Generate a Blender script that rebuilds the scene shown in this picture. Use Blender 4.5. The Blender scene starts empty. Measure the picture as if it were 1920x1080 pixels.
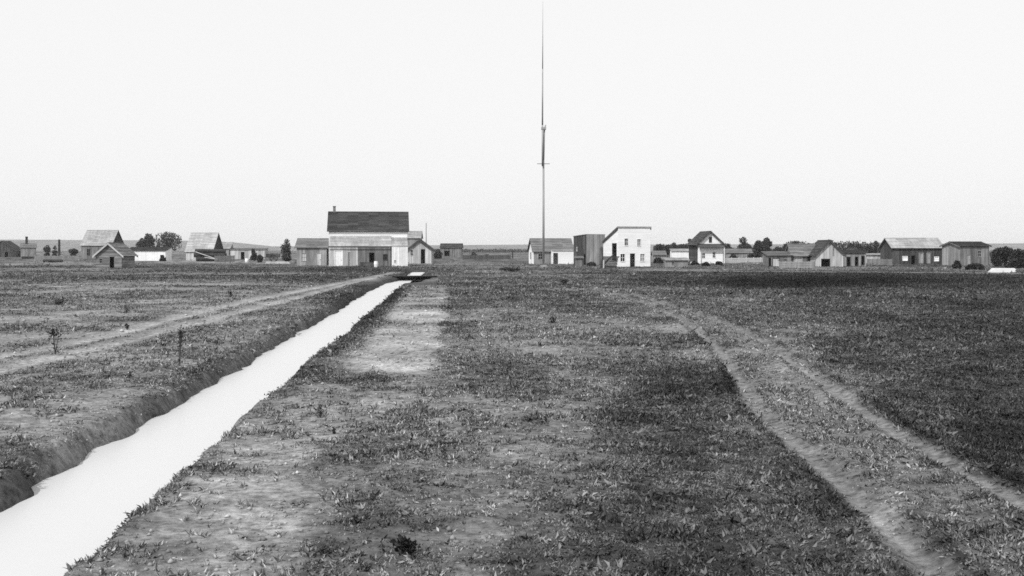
import bpy, math, random
import numpy as np

random.seed(7)
rng = np.random.default_rng(11)
S = bpy.context.scene
COL = S.collection
R = math.radians

# ------------------------------------------------------------------ camera, sky, sun, exposure
F = 2059.0          # focal length in pixels of the 1920 wide photograph
HOR = 468.0         # row of the eye level
EYE = 2.6           # eye height above the plain
cam = bpy.data.cameras.new('camera')
cam.sensor_width = 36.0
cam.lens = F / 1920 * 36.0
cam.shift_y = -(540 - HOR) / 1920
cam.clip_start = 0.1
cam.clip_end = 20000
co = bpy.data.objects.new('camera', cam)
co.location = (0, 0, EYE)
co.rotation_euler = (R(90), 0, 0)
COL.objects.link(co)
S.camera = co

SUN_EL, SUN_AZ = R(46), R(216)          # azimuth clockwise from +Y
W = bpy.data.worlds.new('World')
S.world = W
W.use_nodes = True
nt = W.node_tree
nt.nodes.clear()
out = nt.nodes.new('ShaderNodeOutputWorld')
bg = nt.nodes.new('ShaderNodeBackground')
sky = nt.nodes.new('ShaderNodeTexSky')
sky.sky_type = 'NISHITA'
sky.sun_disc = False
sky.sun_elevation = SUN_EL
sky.sun_rotation = SUN_AZ
sky.air_density = 1.0
sky.dust_density = 2.0
# an early black-and-white plate records the blue of the sky only, as an even white
sep = nt.nodes.new('ShaderNodeSeparateColor')
pw = nt.nodes.new('ShaderNodeMath'); pw.operation = 'POWER'; pw.inputs[1].default_value = 0.07
ml = nt.nodes.new('ShaderNodeMath'); ml.operation = 'MULTIPLY'; ml.inputs[1].default_value = 8.4
nt.links.new(sky.outputs[0], sep.inputs[0])
nt.links.new(sep.outputs[2], pw.inputs[0])
nt.links.new(pw.outputs[0], ml.inputs[0])
nt.links.new(ml.outputs[0], bg.inputs[0])
bg.inputs[1].default_value = 0.1
nt.links.new(bg.outputs[0], out.inputs[0])

sl = bpy.data.lights.new('sun', 'SUN')
sl.energy = 3.8
sl.angle = R(0.6)
sl.color = (1, 1, 1)
so = bpy.data.objects.new('sun', sl)
from mathutils import Vector, Matrix
sdir = Vector((math.sin(SUN_AZ) * math.cos(SUN_EL), math.cos(SUN_AZ) * math.cos(SUN_EL), math.sin(SUN_EL)))
so.rotation_euler = sdir.to_track_quat('Z', 'Y').to_euler()
so.location = (-40, -60, 80)
COL.objects.link(so)

S.view_settings.view_transform = 'Standard'
S.view_settings.look = 'None'
S.view_settings.exposure = 0.0
S.view_settings.gamma = 1.0
S.view_settings.use_curve_mapping = False
S.render.engine = 'CYCLES'
S.cycles.max_bounces = 6
S.cycles.diffuse_bounces = 3
S.cycles.volume_bounces = 0
S.cycles.sample_clamp_indirect = 3.0
S.cycles.sample_clamp_direct = 6.0
S.cycles.filter_width = 1.6
S.cycles.use_denoising = False

# ------------------------------------------------------------------ helpers
def srgb(v):
    v = v / 255.0
    return v / 12.92 if v <= 0.04045 else ((v + 0.055) / 1.055) ** 2.4

def G(px, py, z=0.0):
    d = F * (EYE - z) / (py - HOR)
    return ((px - 960) / F * d, d)

def noise2(x, y, seed=0):
    x = np.asarray(x, float); y = np.asarray(y, float)
    xi = np.floor(x).astype(np.int64); yi = np.floor(y).astype(np.int64)
    fx = x - xi; fy = y - yi
    fx = fx * fx * (3 - 2 * fx); fy = fy * fy * (3 - 2 * fy)
    def h(a, b):
        n = (a * 374761393 + b * 668265263 + seed * 974711) & 0xffffffff
        n = ((n ^ (n >> 13)) * 1274126177) & 0xffffffff
        n = n ^ (n >> 16)
        return (n & 0xffff) / 65535.0
    return (h(xi, yi) * (1 - fx) + h(xi + 1, yi) * fx) * (1 - fy) + (h(xi, yi + 1) * (1 - fx) + h(xi + 1, yi + 1) * fx) * fy

def fbm(x, y, seed=0, o=3):
    s = 0; a = 1; t = 0
    for k in range(o):
        s = s + a * noise2(x * 2 ** k, y * 2 ** k, seed + k); t += a; a *= 0.5
    return s / t

def sst(a, b, x):
    t = np.clip((x - a) / (b - a), 0, 1)
    return t * t * (3 - 2 * t)

class MB:
    def __init__(s): s.v = []; s.f = []
    def hexa(s, p):          # 8 points: bottom ring 0-3, top ring 4-7
        n = len(s.v); s.v += [tuple(q) for q in p]
        for q in ((3, 2, 1, 0), (4, 5, 6, 7), (0, 1, 5, 4), (1, 2, 6, 5), (2, 3, 7, 6), (3, 0, 4, 7)):
            s.f.append(tuple(n + i for i in q))
    def box(s, x0, x1, y0, y1, z0, z1):
        s.hexa([(x0, y0, z0), (x1, y0, z0), (x1, y1, z0), (x0, y1, z0), (x0, y0, z1), (x1, y0, z1), (x1, y1, z1), (x0, y1, z1)])
    def tube(s, a, b, ra, rb, n=8, cap=True):
        a = Vector(a); b = Vector(b); d = (b - a).normalized()
        u = d.orthogonal().normalized(); w = d.cross(u)
        k = len(s.v)
        for c, r in ((a, ra), (b, rb)):
            for i in range(n):
                t = 2 * math.pi * i / n
                s.v.append(tuple(c + u * (r * math.cos(t)) + w * (r * math.sin(t))))
        for i in range(n):
            j = (i + 1) % n
            s.f.append((k + i, k + j, k + n + j, k + n + i))
        if cap:
            s.f.append(tuple(k + i for i in reversed(range(n)))); s.f.append(tuple(k + n + i for i in range(n)))
    def build(s, name, mat, parent=None, smooth=False):
        me = bpy.data.meshes.new(name); me.from_pydata(s.v, [], s.f); me.update()
        return link(name, me, mat, parent, smooth)

def link(name, me, mat, parent=None, smooth=False):
    if mat and not me.materials: me.materials.append(mat)
    if smooth: me.polygons.foreach_set('use_smooth', [True] * len(me.polygons))
    o = bpy.data.objects.new(name, me); COL.objects.link(o)
    if parent: o.parent = parent
    return o

def tag(o, label=None, cat=None, group=None, kind=None):
    for k, v in (('label', label), ('category', cat), ('group', group), ('kind', kind)):
        if v: o[k] = v
    return o

def thing(name, label, cat, loc, rz=0, group=None):
    o = bpy.data.objects.new(name, None); COL.objects.link(o)
    o.empty_display_size = 0.5
    o.location = loc; o.rotation_euler = (0, 0, R(rz))
    return tag(o, label, cat, group)

# ------------------------------------------------------------------ materials (greys: the place is known from a black-and-white plate)
def mat(name, val, var=0.35, scale=(3, 3, 3), rough=0.85, bump=0.15, fine=18.0, isl=None):
    m = bpy.data.materials.new(name); m.use_nodes = True
    n = m.node_tree; b = n.nodes['Principled BSDF']
    tc = n.nodes.new('ShaderNodeTexCoord'); mp = n.nodes.new('ShaderNodeMapping'); mp.inputs['Scale'].default_value = scale
    n.links.new(tc.outputs['Object'], mp.inputs[0])
    t1 = n.nodes.new('ShaderNodeTexNoise'); t1.inputs['Scale'].default_value = 1.0; t1.inputs['Detail'].default_value = 6
    t1.inputs['Roughness'].default_value = 0.65
    n.links.new(mp.outputs[0], t1.inputs['Vector'])
    mr = n.nodes.new('ShaderNodeMapRange'); mr.inputs[1].default_value = 0.25; mr.inputs[2].default_value = 0.75
    mr.inputs[3].default_value = val * (1 - var); mr.inputs[4].default_value = min(0.85, val * (1 + var))
    n.links.new(t1.outputs['Fac'], mr.inputs[0])
    # each board or shingle has weathered its own way; big stains run over them
    gi = n.nodes.new('ShaderNodeNewGeometry'); ri = n.nodes.new('ShaderNodeMapRange'); iv = var * .75 if isl is None else isl
    ri.inputs[3].default_value = 1 - iv; ri.inputs[4].default_value = 1 + iv
    n.links.new(gi.outputs['Random Per Island'], ri.inputs[0])
    t3 = n.nodes.new('ShaderNodeTexNoise'); t3.inputs['Scale'].default_value = 0.3; t3.inputs['Detail'].default_value = 5; t3.inputs['Roughness'].default_value = .7
    n.links.new(mp.outputs[0], t3.inputs['Vector'])
    r3 = n.nodes.new('ShaderNodeMapRange'); r3.inputs[1].default_value = .3; r3.inputs[2].default_value = .7
    r3.inputs[3].default_value = 1 - var * .7; r3.inputs[4].default_value = 1 + var * .7
    n.links.new(t3.outputs['Fac'], r3.inputs[0])
    m1 = n.nodes.new('ShaderNodeMath'); m1.operation = 'MULTIPLY'; m2 = n.nodes.new('ShaderNodeMath'); m2.operation = 'MULTIPLY'
    m3 = n.nodes.new('ShaderNodeMath'); m3.operation = 'MINIMUM'; m3.inputs[1].default_value = .86
    n.links.new(mr.outputs[0], m1.inputs[0]); n.links.new(ri.outputs[0], m1.inputs[1])
    n.links.new(m1.outputs[0], m2.inputs[0]); n.links.new(r3.outputs[0], m2.inputs[1])
    n.links.new(m2.outputs[0], m3.inputs[0]); n.links.new(m3.outputs[0], b.inputs['Base Color'])
    b.inputs['Roughness'].default_value = rough
    b.inputs['Specular IOR Level'].default_value = 0.25
    if bump:
        t2 = n.nodes.new('ShaderNodeTexNoise'); t2.inputs['Scale'].default_value = fine; t2.inputs['Detail'].default_value = 3
        n.links.new(mp.outputs[0], t2.inputs['Vector'])
        bp = n.nodes.new('ShaderNodeBump'); bp.inputs['Strength'].default_value = bump; bp.inputs['Distance'].default_value = 0.03
        n.links.new(t2.outputs['Fac'], bp.inputs['Height']); n.links.new(bp.outputs[0], b.inputs['Normal'])
    return m

VS = (2.2, 2.2, 0.35)      # grain running up the boards
HS = (0.35, 0.35, 2.2)
M = dict(
    white=mat('white_paint', 0.78, 0.10, HS, isl=.05),
    wash=mat('whitewash', 0.74, 0.14, (1.2, 1.2, 1.2)),
    pale=mat('pale_boards', 0.42, 0.3, VS),
    grey=mat('grey_boards', 0.24, 0.4, VS),
    brown=mat('weathered_boards', 0.15, 0.45, VS),
    dark=mat('dark_boards', 0.055, 0.5, VS),
    log=mat('hewn_logs', 0.17, 0.5, HS),
    darklog=mat('dark_logs', 0.05, 0.5, HS),
    roof_dark=mat('dark_shingles', 0.052, 0.45, (0.7, 3.5, 3.5)),
    roof_mid=mat('grey_shingles', 0.17, 0.35, (0.8, 2.5, 2.5)),
    roof_pale=mat('pale_board_roof', 0.31, 0.25, (2.2, 0.5, 0.5)),
    roof_light=mat('light_board_roof', 0.36, 0.25, (2.2, 0.5, 0.5)),
    mast=mat('mast_spar', 0.27, 0.3, VS),
    post=mat('old_post', 0.032, 0.4, VS),
    palepost=mat('bare_post', 0.42, 0.3, VS),
    bark=mat('bark', 0.045, 0.5, VS),
    stem=mat('dry_stem', 0.06, 0.4, VS),
    wet=mat('wet_timber', 0.012, 0.4, HS),
)
gm = bpy.data.materials.new('window_glass'); gm.use_nodes = True
b = gm.node_tree.nodes['Principled BSDF']
b.inputs['Base Color'].default_value = (0.02, 0.02, 0.02, 1); b.inputs['Roughness'].default_value = 0.15
b.inputs['Specular IOR Level'].default_value = 0.3
M['glass'] = gm

def attr_mat(name, rough=0.9, sheen=0.0, ground=False):
    m = bpy.data.materials.new(name); m.use_nodes = True
    n = m.node_tree; b = n.nodes['Principled BSDF']
    at = n.nodes.new('ShaderNodeAttribute'); at.attribute_name = 'tone'
    b.inputs['Roughness'].default_value = rough
    b.inputs['Specular IOR Level'].default_value = 0.15
    if not ground:
        n.links.new(at.outputs['Fac'], b.inputs['Base Color'])
        return m
    geo = n.nodes.new('ShaderNodeNewGeometry')
    def nz(scale, det, lo, hi, src=(0.3, 0.7)):
        t = n.nodes.new('ShaderNodeTexNoise'); t.inputs['Scale'].default_value = scale; t.inputs['Detail'].default_value = det
        t.inputs['Roughness'].default_value = 0.7
        n.links.new(geo.outputs['Position'], t.inputs['Vector'])
        r = n.nodes.new('ShaderNodeMapRange'); r.inputs[1].default_value = src[0]; r.inputs[2].default_value = src[1]
        r.inputs[3].default_value = lo; r.inputs[4].default_value = hi
        n.links.new(t.outputs['Fac'], r.inputs[0]); return t, r
    ta, a = nz(0.55, 8, 0.72, 1.25)
    tb, c = nz(7.0, 8, 0.2, 1.75)
    td, e = nz(0.05, 5, 0.88, 1.12)
    mu = n.nodes.new('ShaderNodeMath'); mu.operation = 'MULTIPLY'
    mv = n.nodes.new('ShaderNodeMath'); mv.operation = 'MULTIPLY'
    mw = n.nodes.new('ShaderNodeMath'); mw.operation = 'MULTIPLY'
    n.links.new(a.outputs[0], mu.inputs[0]); n.links.new(c.outputs[0], mu.inputs[1])
    n.links.new(mu.outputs[0], mv.inputs[0]); n.links.new(e.outputs[0], mv.inputs[1])
    n.links.new(mv.outputs[0], mw.inputs[0]); n.links.new(at.outputs['Fac'], mw.inputs[1])
    n.links.new(mw.outputs[0], b.inputs['Base Color'])
    bp = n.nodes.new('ShaderNodeBump'); bp.inputs['Strength'].default_value = 0.9; bp.inputs['Distance'].default_value = 0.07
    n.links.new(tb.outputs['Fac'], bp.inputs['Height']); n.links.new(bp.outputs[0], b.inputs['Normal'])
    return m
M['ground'] = attr_mat('prairie_soil', ground=True)
M['leaf'] = attr_mat('prairie_leaves', 0.7)
M['crown'] = attr_mat('tree_leaves', 0.7)

wm = bpy.data.materials.new('sky_white_water'); wm.use_nodes = True
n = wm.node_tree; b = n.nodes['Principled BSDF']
b.inputs['Base Color'].default_value = (0.52, 0.52, 0.52, 1)  # pale base colour stands in for the sky the ditch water reflects
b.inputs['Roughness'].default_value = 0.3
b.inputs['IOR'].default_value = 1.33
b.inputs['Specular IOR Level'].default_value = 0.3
tn = n.nodes.new('ShaderNodeTexNoise'); tn.inputs['Scale'].default_value = 0.9; tn.inputs['Detail'].default_value = 4
g_ = n.nodes.new('ShaderNodeNewGeometry'); n.links.new(g_.outputs['Position'], tn.inputs['Vector'])
bp = n.nodes.new('ShaderNodeBump'); bp.inputs['Strength'].default_value = 0.03; bp.inputs['Distance'].default_value = 0.05
n.links.new(tn.outputs['Fac'], bp.inputs['Height']); n.links.new(bp.outputs[0], b.inputs['Normal'])
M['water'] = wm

# ------------------------------------------------------------------ the lie of the land
DIR = 0.062
WL = -0.32                                   # water level in the ditch
DAM = 104.0

def ditch_s(X, Y):
    s = X + DIR * Y
    return s - 0.9 * sst(93, 104, Y)

def wob(Y, seed):
    return 0.42 * (fbm(Y * 0.22, Y * 0 + 3.3, seed, 2) - 0.5) + 0.20 * (noise2(Y * 0.8, Y * 0 + 1.7, seed + 5) - 0.5) + 0.18 * (noise2(Y * 2.3, Y * 0 + 8.7, seed + 8) - 0.5) + 0.07 * (noise2(Y * 6.1, Y * 0 + 2.7, seed + 9) - 0.5)

TR_L = [  # the two ruts of the track on the left (photo points on the ground)
    [(-260, 706), (0, 668), (180, 634), (330, 596), (480, 562), (590, 540), (680, 523), (742, 511)],
    [(-260, 740), (0, 692), (120, 667), (320, 618), (480, 577), (570, 555), (640, 536), (712, 519)],
]
TR_R = [
    [(1080, 537), (1122, 546), (1165, 556), (1215, 572), (1262, 590), (1300, 612), (1345, 652), (1382, 700), (1415, 758), (1485, 822), (1562, 890), (1645, 968), (1760, 1080), (1900, 1220)],
    [(1180, 552), (1255, 573), (1335, 597), (1420, 634), (1500, 687), (1582, 742), (1685, 812), (1795, 874), (1900, 930), (2030, 1010)],
]
TRAIL = [[(1205, 507), (1172, 516), (1135, 528), (1112, 539), (1150, 553), (1215, 573)], [(1340, 640), (1275, 662), (1215, 690), (1130, 722), (1040, 745)]]
ROAD = [[(1225, 507), (1400, 509), (1600, 510), (1800, 511.5), (2000, 514)]]

def world_line(pl):
    q = [G(*p) for p in pl]
    # resample with a smooth curve
    P = np.array(q); t = np.linspace(0, len(P) - 1, (len(P) - 1) * 8 + 1)
    def cr(i, u):
        p0 = P[max(i - 1, 0)]; p1 = P[i]; p2 = P[i + 1]; p3 = P[min(i + 2, len(P) - 1)]
        return 0.5 * (2 * p1 + (p2 - p0) * u + (2 * p0 - 5 * p1 + 4 * p2 - p3) * u * u + (3 * p1 - p0 - 3 * p2 + p3) * u ** 3)
    return np.array([cr(min(int(x), len(P) - 2), x - min(int(x), len(P) - 2)) for x in t])

def dist_lines(X, Y, lines):
    D = np.full(X.shape, 1e9)
    for L in lines:
        lo = L.min(0) - 6; hi = L.max(0) + 6
        m = (X > lo[0]) & (X < hi[0]) & (Y > lo[1]) & (Y < hi[1])
        if not m.any(): continue
        x = X[m]; y = Y[m]; d = np.full(x.shape, 1e9)
        for a, b_ in zip(L[:-1], L[1:]):
            ab = b_ - a; l2 = max(ab @ ab, 1e-9)
            t = np.clip(((x - a[0]) * ab[0] + (y - a[1]) * ab[1]) / l2, 0, 1)
            d = np.minimum(d, np.hypot(x - a[0] - t * ab[0], y - a[1] - t * ab[1]))
        D[m] = np.minimum(D[m], d)
    return D

WTL = [world_line(p) for p in TR_L]; WTR = [world_line(p) for p in TR_R]
WTT = [world_line(p) for p in TRAIL]; WRD = [world_line(p) for p in ROAD]

def ground_z(X, Y, ruts=True):
    X = np.asarray(X, float); Y = np.asarray(Y, float)
    near = 1 - sst(60, 130, np.hypot(X, Y))
    z = 0.07 * (fbm(X * 0.22, Y * 0.22, 21, 3) - 0.5) * near + 0.05 * (fbm(X * 1.6, Y * 1.6, 31, 3) - 0.5) * near
    s = ditch_s(X, Y)
    on = 1 - sst(139, 144, Y)
    sl = s - wob(Y, 41); sr = s - 0.75 * wob(Y, 57) - 1.3 * np.exp(-((Y - 96) / 9.0) ** 6)
    left = sst(-5.36, -4.76, sl); right = 1 - sst(-3.62, -3.0, sr)
    cut = np.minimum(left, right) * on
    z = z * (1 - cut) - 0.74 * cut
    z = z + 0.06 * np.exp(-((s + 6.7) / 0.7) ** 2) * on        # low spoil ridge on the far lip
    if ruts:
        dl = dist_lines(X, Y, WTL); dr = dist_lines(X, Y, WTR)
        z = z - 0.05 * np.exp(-(dl / 0.22) ** 2) - 0.07 * np.exp(-(dr / 0.17) ** 2) + 0.05 * np.exp(-((dr - 0.38) / 0.14) ** 2)
    return z

def gz(x, y): return float(ground_z(np.array([x]), np.array([y]))[0])

# patches of soil and growth: how light the ground cover itself is
TONES = [(50, 560, 104),(200, 560, 117),(100, 620, 120),(300, 560, 109),(450, 540, 115),(60, 640, 112),(150, 710, 108),(40, 740, 110),(250, 690, 124),(400, 620, 104),(480, 592, 114),(420, 650, 112),(60, 800, 127),(200, 770, 138),(100, 850, 135),(300, 735, 112),(20, 870, 110),(-200, 700, 115),(-300, 900, 110),(600, 740, 105),(660, 705, 80),(740, 640, 55),(780, 600, 56),(740, 690, 113),(800, 660, 112),(800, 560, 44),(700, 765, 146),(610, 800, 145),(560, 850, 143),(500, 900, 142),(430, 950, 158),(400, 1000, 140),(340, 1060, 115),(500, 1050, 118),(560, 1000, 156),(640, 890, 108),(610, 960, 114),(250, 1080, 110),(700, 860, 94),(680, 960, 91),(620, 1050, 83),(720, 1040, 101),(650, 830, 83),(740, 800, 107),(860, 560, 94),(900, 600, 102),(950, 650, 117),(1050, 600, 91),(1000, 540, 100),(900, 705, 86),(1000, 725, 91),(1050, 760, 114),(900, 780, 111),(820, 800, 127),(950, 860, 106),(1050, 850, 100),(850, 950, 102),(1000, 950, 105),(900, 1040, 117),(1050, 1040, 87),(790, 900, 90),(860, 640, 100),(1150, 640, 107),(1100, 690, 118),(1250, 725, 62),(1350, 725, 55),(1190, 790, 67),(1150, 880, 81),(1300, 850, 63),(1400, 860, 81),(1250, 950, 67),(1450, 950, 80),(1150, 1040, 75),(1350, 1050, 65),(1550, 1050, 68),(1540, 970, 61),(1250, 625, 106),(1350, 640, 77),(1420, 665, 128),(1450, 690, 128),(1480, 760, 126),(1560, 765, 128),(1520, 720, 101),(1600, 830, 99),(1650, 900, 99),(1750, 950, 76),(1850, 1000, 93),(1800, 1060, 84),(1700, 960, 138),(1400, 560, 85),(1500, 565, 65),(1600, 560, 66),(1700, 560, 72),(1850, 560, 60),(1900, 620, 58),(1700, 650, 68),(1600, 675, 65),(1800, 720, 57),(1900, 800, 49),(1750, 770, 67),(1950, 900, 49),(2100, 700, 52),(2100, 1000, 50),(1450, 528, 27),(1600, 524, 32),(1800, 530, 52),(1450, 600, 95),(900, 500, 102),(1000, 515, 107),(1100, 522, 90),(1200, 520, 62),(1300, 520, 63),(1150, 548, 92),(300, 508, 107),(100, 508, 109),(500, 508, 104),(700, 508, 82),(850, 525, 97),(900, 490, 108),(300, 490, 110),(1500, 500, 100),(1800, 500, 94),(1300, 502, 104),(600, 525, 93),(-300, 560, 108),(2200, 560, 58),(960, 1300, 90),(300, 1300, 120),(1600, 1300, 60)]
TONES = [(a, b_, c * (1 - .13 * max(0, min(1, (560 - b_) / 45)))) for a, b_, c in TONES]
TW = np.array([G(p[0], p[1]) for p in TONES]); TV = np.array([p[2] for p in TONES], float)
TU = TW[:, 0] / TW[:, 1]; TLG = np.log(TW[:, 1])

def tone_map(X, Y):
    """lightness (0-255) of the growth or soil at world points"""
    Yc = np.maximum(Y, 4.0)
    X2 = X + 0.05 * Yc * (fbm(X * 0.45, Y * 0.3, 71, 3) - 0.5); 
    Y2 = Yc * (1 + 0.14 * (fbm(X * 0.45, Y * 0.3, 83, 3) - 0.5))
    u = X2 / Y2; lg = np.log(Y2)
    num = np.zeros(X.shape); den = np.full(X.shape, 1e-12)
    for a, c, v in zip(TU, TLG, TV):
        q = ((u - a) / 0.045) ** 2 + ((lg - c) / 0.16) ** 2
        w = 1.0 / (0.12 + q) ** 2.2
        num += w * v; den += w
    v = num / den
    s = ditch_s(X, Y); on = 1 - sst(139, 144, Y)
    wb = wob(Y, 41)
    # rank dark growth on the ditch banks
    bank = np.maximum(sst(-5.72, -5.36, s - 1.4 * wb) * (1 - sst(-4.8, -4.6, s)), sst(-3.6, -3.45, s) * (1 - sst(-3.05, -2.75, s - wb * 1.5 - 1.3 * np.exp(-((Y - 96) / 9.0) ** 6))))
    v = v * (1 - 0.12 * bank * on)
    # bare trodden spoil along the right side of the ditch, with a straight far edge
    bx = -0.417 - 0.0523 * Y + 0.5 * (fbm(X * .3, Y * .35, 35, 3) - .5) + 0.4 * (noise2(X * 1.5, Y * .8, 33) - .5) + .25 * (noise2(X * 4, Y * 2.3, 37) - .5)
    m = (1 - sst(-.12, .18, X - bx)) * sst(21.5, 24, Y + 1.2 * (noise2(X * 1.1, Y * .5, 34) - .5)) * (1 - sst(62, 88, Y)) * sst(-2.75, -1.9, s)
    v = v + (154 - v) * .8 * m * np.clip(.62 + .7 * fbm(X * .7, Y * .5, 36, 3), 0, 1)
    # uneven growth: patches near by, long streaks far off
    v = v * (1 + .5 * (fbm(X * .9, Y * .9, 101, 4) - .5) + .5 * (1 - sst(20, 50, Y)) * (fbm(X * 2.6, Y * 2.6, 103, 3) - .5) + sst(14, 40, Y) * .7 * (fbm(X * .28, Y * .22, 102, 4) - .5))
    far = sst(45, 110, Y)
    v = v * (1 + far * .75 * (fbm(X * .035, Y * .10, 111, 4) - .5))
    return v

def rut_tone(X, Y, v):
    dl = dist_lines(X, Y, WTL); dr = dist_lines(X, Y, WTR); dt = dist_lines(X, Y, WTT); dd = dist_lines(X, Y, WRD)
    nb = 0.6 + 0.8 * (fbm(X * 0.9, Y * 0.9, 91, 3) - 0.3)
    kl = np.exp(-(dl / (0.30 + 0.004 * Y)) ** 2) * np.clip(nb, 0.3, 1)
    v = v + kl * (172 - v) * 0.9
    wr = 0.06 + 0.11 * noise2(X * 0.8, Y * 0.8, 15)
    d2r = dist_lines(X, Y, WTR[1:])
    kr = np.maximum(np.exp(-(dr / wr) ** 2), np.exp(-((d2r + .02) / (1.9 * wr)) ** 2)) * np.clip(nb + 0.25, 0.6, 1)
    v = v + kr * (129 - v) * 0.85
    v = v - 34 * np.exp(-((dr - 0.30) / 0.08) ** 2) * np.clip(nb, 0.2, 1) + 22 * np.exp(-(dr / .07) ** 2) * np.clip(nb, .1, 1) - 40 * np.exp(-((dr - .13) / .035) ** 2) * sst(.5, .62, noise2(X * 1.3, Y * 1.3, 19))  # outer dark rim paints tuft shadows into the tone; then pale core, thin crack
    # the worn crown of the road between the two ruts
    d1 = dist_lines(X, Y, WTR[:1]); d2 = dist_lines(X, Y, WTR[1:])
    mid = (1 - sst(1.8, 2.0, d1 + d2)) * sst(.34, .58, .5 * noise2(X * .7, Y * .7, 17) + .5 * fbm(X * 2.2, Y * 2.2, 18, 2) + .08)
    v = v + mid * (116 - v) * .75
    kt = np.exp(-(dt / (0.22 + .011 * Y)) ** 2) * np.clip(nb, 0.2, 1)
    v = v + kt * (116 - v) * 0.55
    kd = np.exp(-(dd / 2.5) ** 2)
    v = v + kd * (128 - v) * 0.9
    return v, np.minimum(np.minimum(dl / 0.5, dr / 0.18), dd / 3.0)

GAIN = 1.08
def albedo(v):
    v = np.clip(v, 18, 200) / 255.0
    return np.where(v <= 0.04045, v / 12.92, ((v + 0.055) / 1.055) ** 2.4) / GAIN

# ground: one polar sheet, fine in front of the camera, reaching past the horizon
def make_ground():
    rad = [1.2]
    while rad[-1] < 190: rad.append(rad[-1] * (1.013 if rad[-1] > 6 else 1.06))
    while rad[-1] < 5600: rad.append(rad[-1] * 1.09)
    rad = np.array(rad)
    th = np.concatenate([np.linspace(-29, 29, 620), np.linspace(29, 331, 150)[1:-1]])
    th = np.radians(th)
    Rr, Tt = np.meshgrid(rad, th, indexing='ij')
    X = Rr * np.sin(Tt); Y = Rr * np.cos(Tt)
    nr, ntc = X.shape
    x = X.ravel(); y = Y.ravel()
    z = ground_z(x, y)
    v = tone_map(x, y)
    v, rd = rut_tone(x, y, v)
    al = albedo(v) * (1 - .22 * (1 - sst(60, 110, v)))
    i = np.arange(nr - 1)[:, None] * ntc; j = np.arange(ntc)[None, :]; j2 = (j + 1) % ntc
    quads = np.stack([i + j, i + j2, i + ntc + j2, i + ntc + j], -1).reshape(-1, 4)
    # centre disc
    ring = np.arange(ntc)
    isl = dist_lines(x, y, WTL) < 0.42; isr = dist_lines(x, y, WTR) < 0.33; isd = dist_lines(x, y, WRD) < 2.4
    ql = isl[quads].all(1); qr = isr[quads].all(1) & ~ql; qd = isd[quads].all(1) & ~ql & ~qr
    rest = ~(ql | qr | qd)
    def sub(name, q, centre=False):
        ids, inv = np.unique(q, return_inverse=True)
        vv = np.stack([x[ids], y[ids], z[ids]], -1); ff = inv.reshape(-1, 4)
        me = bpy.data.meshes.new(name)
        fl = ff[:, ::-1].tolist(); vl = vv.tolist(); ta = al[ids]
        if centre:
            k = len(vl); vl.append([0, 0, 0]); ta = np.append(ta, ta[0])
            pos = {int(a): n_ for n_, a in enumerate(ids)}
            for a in range(ntc): fl.append((k, pos[(a + 1) % ntc], pos[a]))
        me.from_pydata(vl, [], fl)
        at = me.attributes.new('tone', 'FLOAT', 'POINT'); at.data.foreach_set('value', ta.astype(np.float32))
        o = link(name, me, M['ground'], None, True)
        return tag(o, kind='structure')
    sub('ground', quads[rest], True)
    sub('wagon_track', quads[qr]); sub('cart_track', quads[ql]); sub('road', quads[qd])
make_ground()

# water lying in the ditch
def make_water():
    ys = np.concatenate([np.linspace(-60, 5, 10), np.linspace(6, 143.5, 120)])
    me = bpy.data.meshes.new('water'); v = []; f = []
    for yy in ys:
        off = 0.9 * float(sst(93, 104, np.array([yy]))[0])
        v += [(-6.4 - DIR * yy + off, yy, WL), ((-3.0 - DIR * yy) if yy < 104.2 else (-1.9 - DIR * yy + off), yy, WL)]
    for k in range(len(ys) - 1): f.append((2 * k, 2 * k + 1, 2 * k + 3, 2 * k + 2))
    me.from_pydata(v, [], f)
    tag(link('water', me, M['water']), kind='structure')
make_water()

# far low bluffs on the skyline
def make_hills():
    v = []; f = []
    xs = np.linspace(-2200, 2200, 140)
    for k, x in enumerate(xs):
        px = x / 3000 * F + 960
        top = np.interp(px, [-300, 0, 390, 480, 870, 1000, 1400, 1920, 2300], [29, 30, 27, 11, 15, 17, 17, 20, 22]) + 1.0 * (fbm(np.array([x / 90]), np.array([2.0]), 5, 4)[0] - 0.5) * 2
        for yy, zz in ((2700, -0.5), (2880, top * 0.8), (3000, top), (3300, top * 0.9), (3600, -0.5)):
            v.append((x, yy, zz))
    for k in range(len(xs) - 1):
        for q in range(4): f.append((5 * k + q, 5 * k + 5 + q, 5 * k + 6 + q, 5 * k + 1 + q))
    me = bpy.data.meshes.new('hills'); me.from_pydata(v, [], f)
    tag(link('hills', me, mat('far_woods', 0.125, 0.4, (0.02, 0.02, 0.02), bump=0)), kind='structure')
make_hills()

# ------------------------------------------------------------------ the air
def make_haze():
    m = bpy.data.materials.new('thin_haze'); m.use_nodes = True
    n = m.node_tree; n.nodes.remove(n.nodes['Principled BSDF'])
    pv = n.nodes.new('ShaderNodeVolumePrincipled')
    pv.inputs['Color'].default_value = (1, 1, 1, 1); pv.inputs['Density'].default_value = 0.0001
    n.links.new(pv.outputs[0], n.nodes['Material Output'].inputs['Volume'])
    mb = MB(); mb.box(-6400, 6400, -6400, 6400, -2.0, 45)
    tag(mb.build('haze', m), kind='stuff')
make_haze()

# ------------------------------------------------------------------ buildings
def mpp(by): return EYE / (by - HOR)            # metres per photo pixel at the base row
def zof(y, by, back=0.0):
    d = F * EYE / (by - HOR) + back
    return EYE + (HOR - y) * d / F

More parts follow.
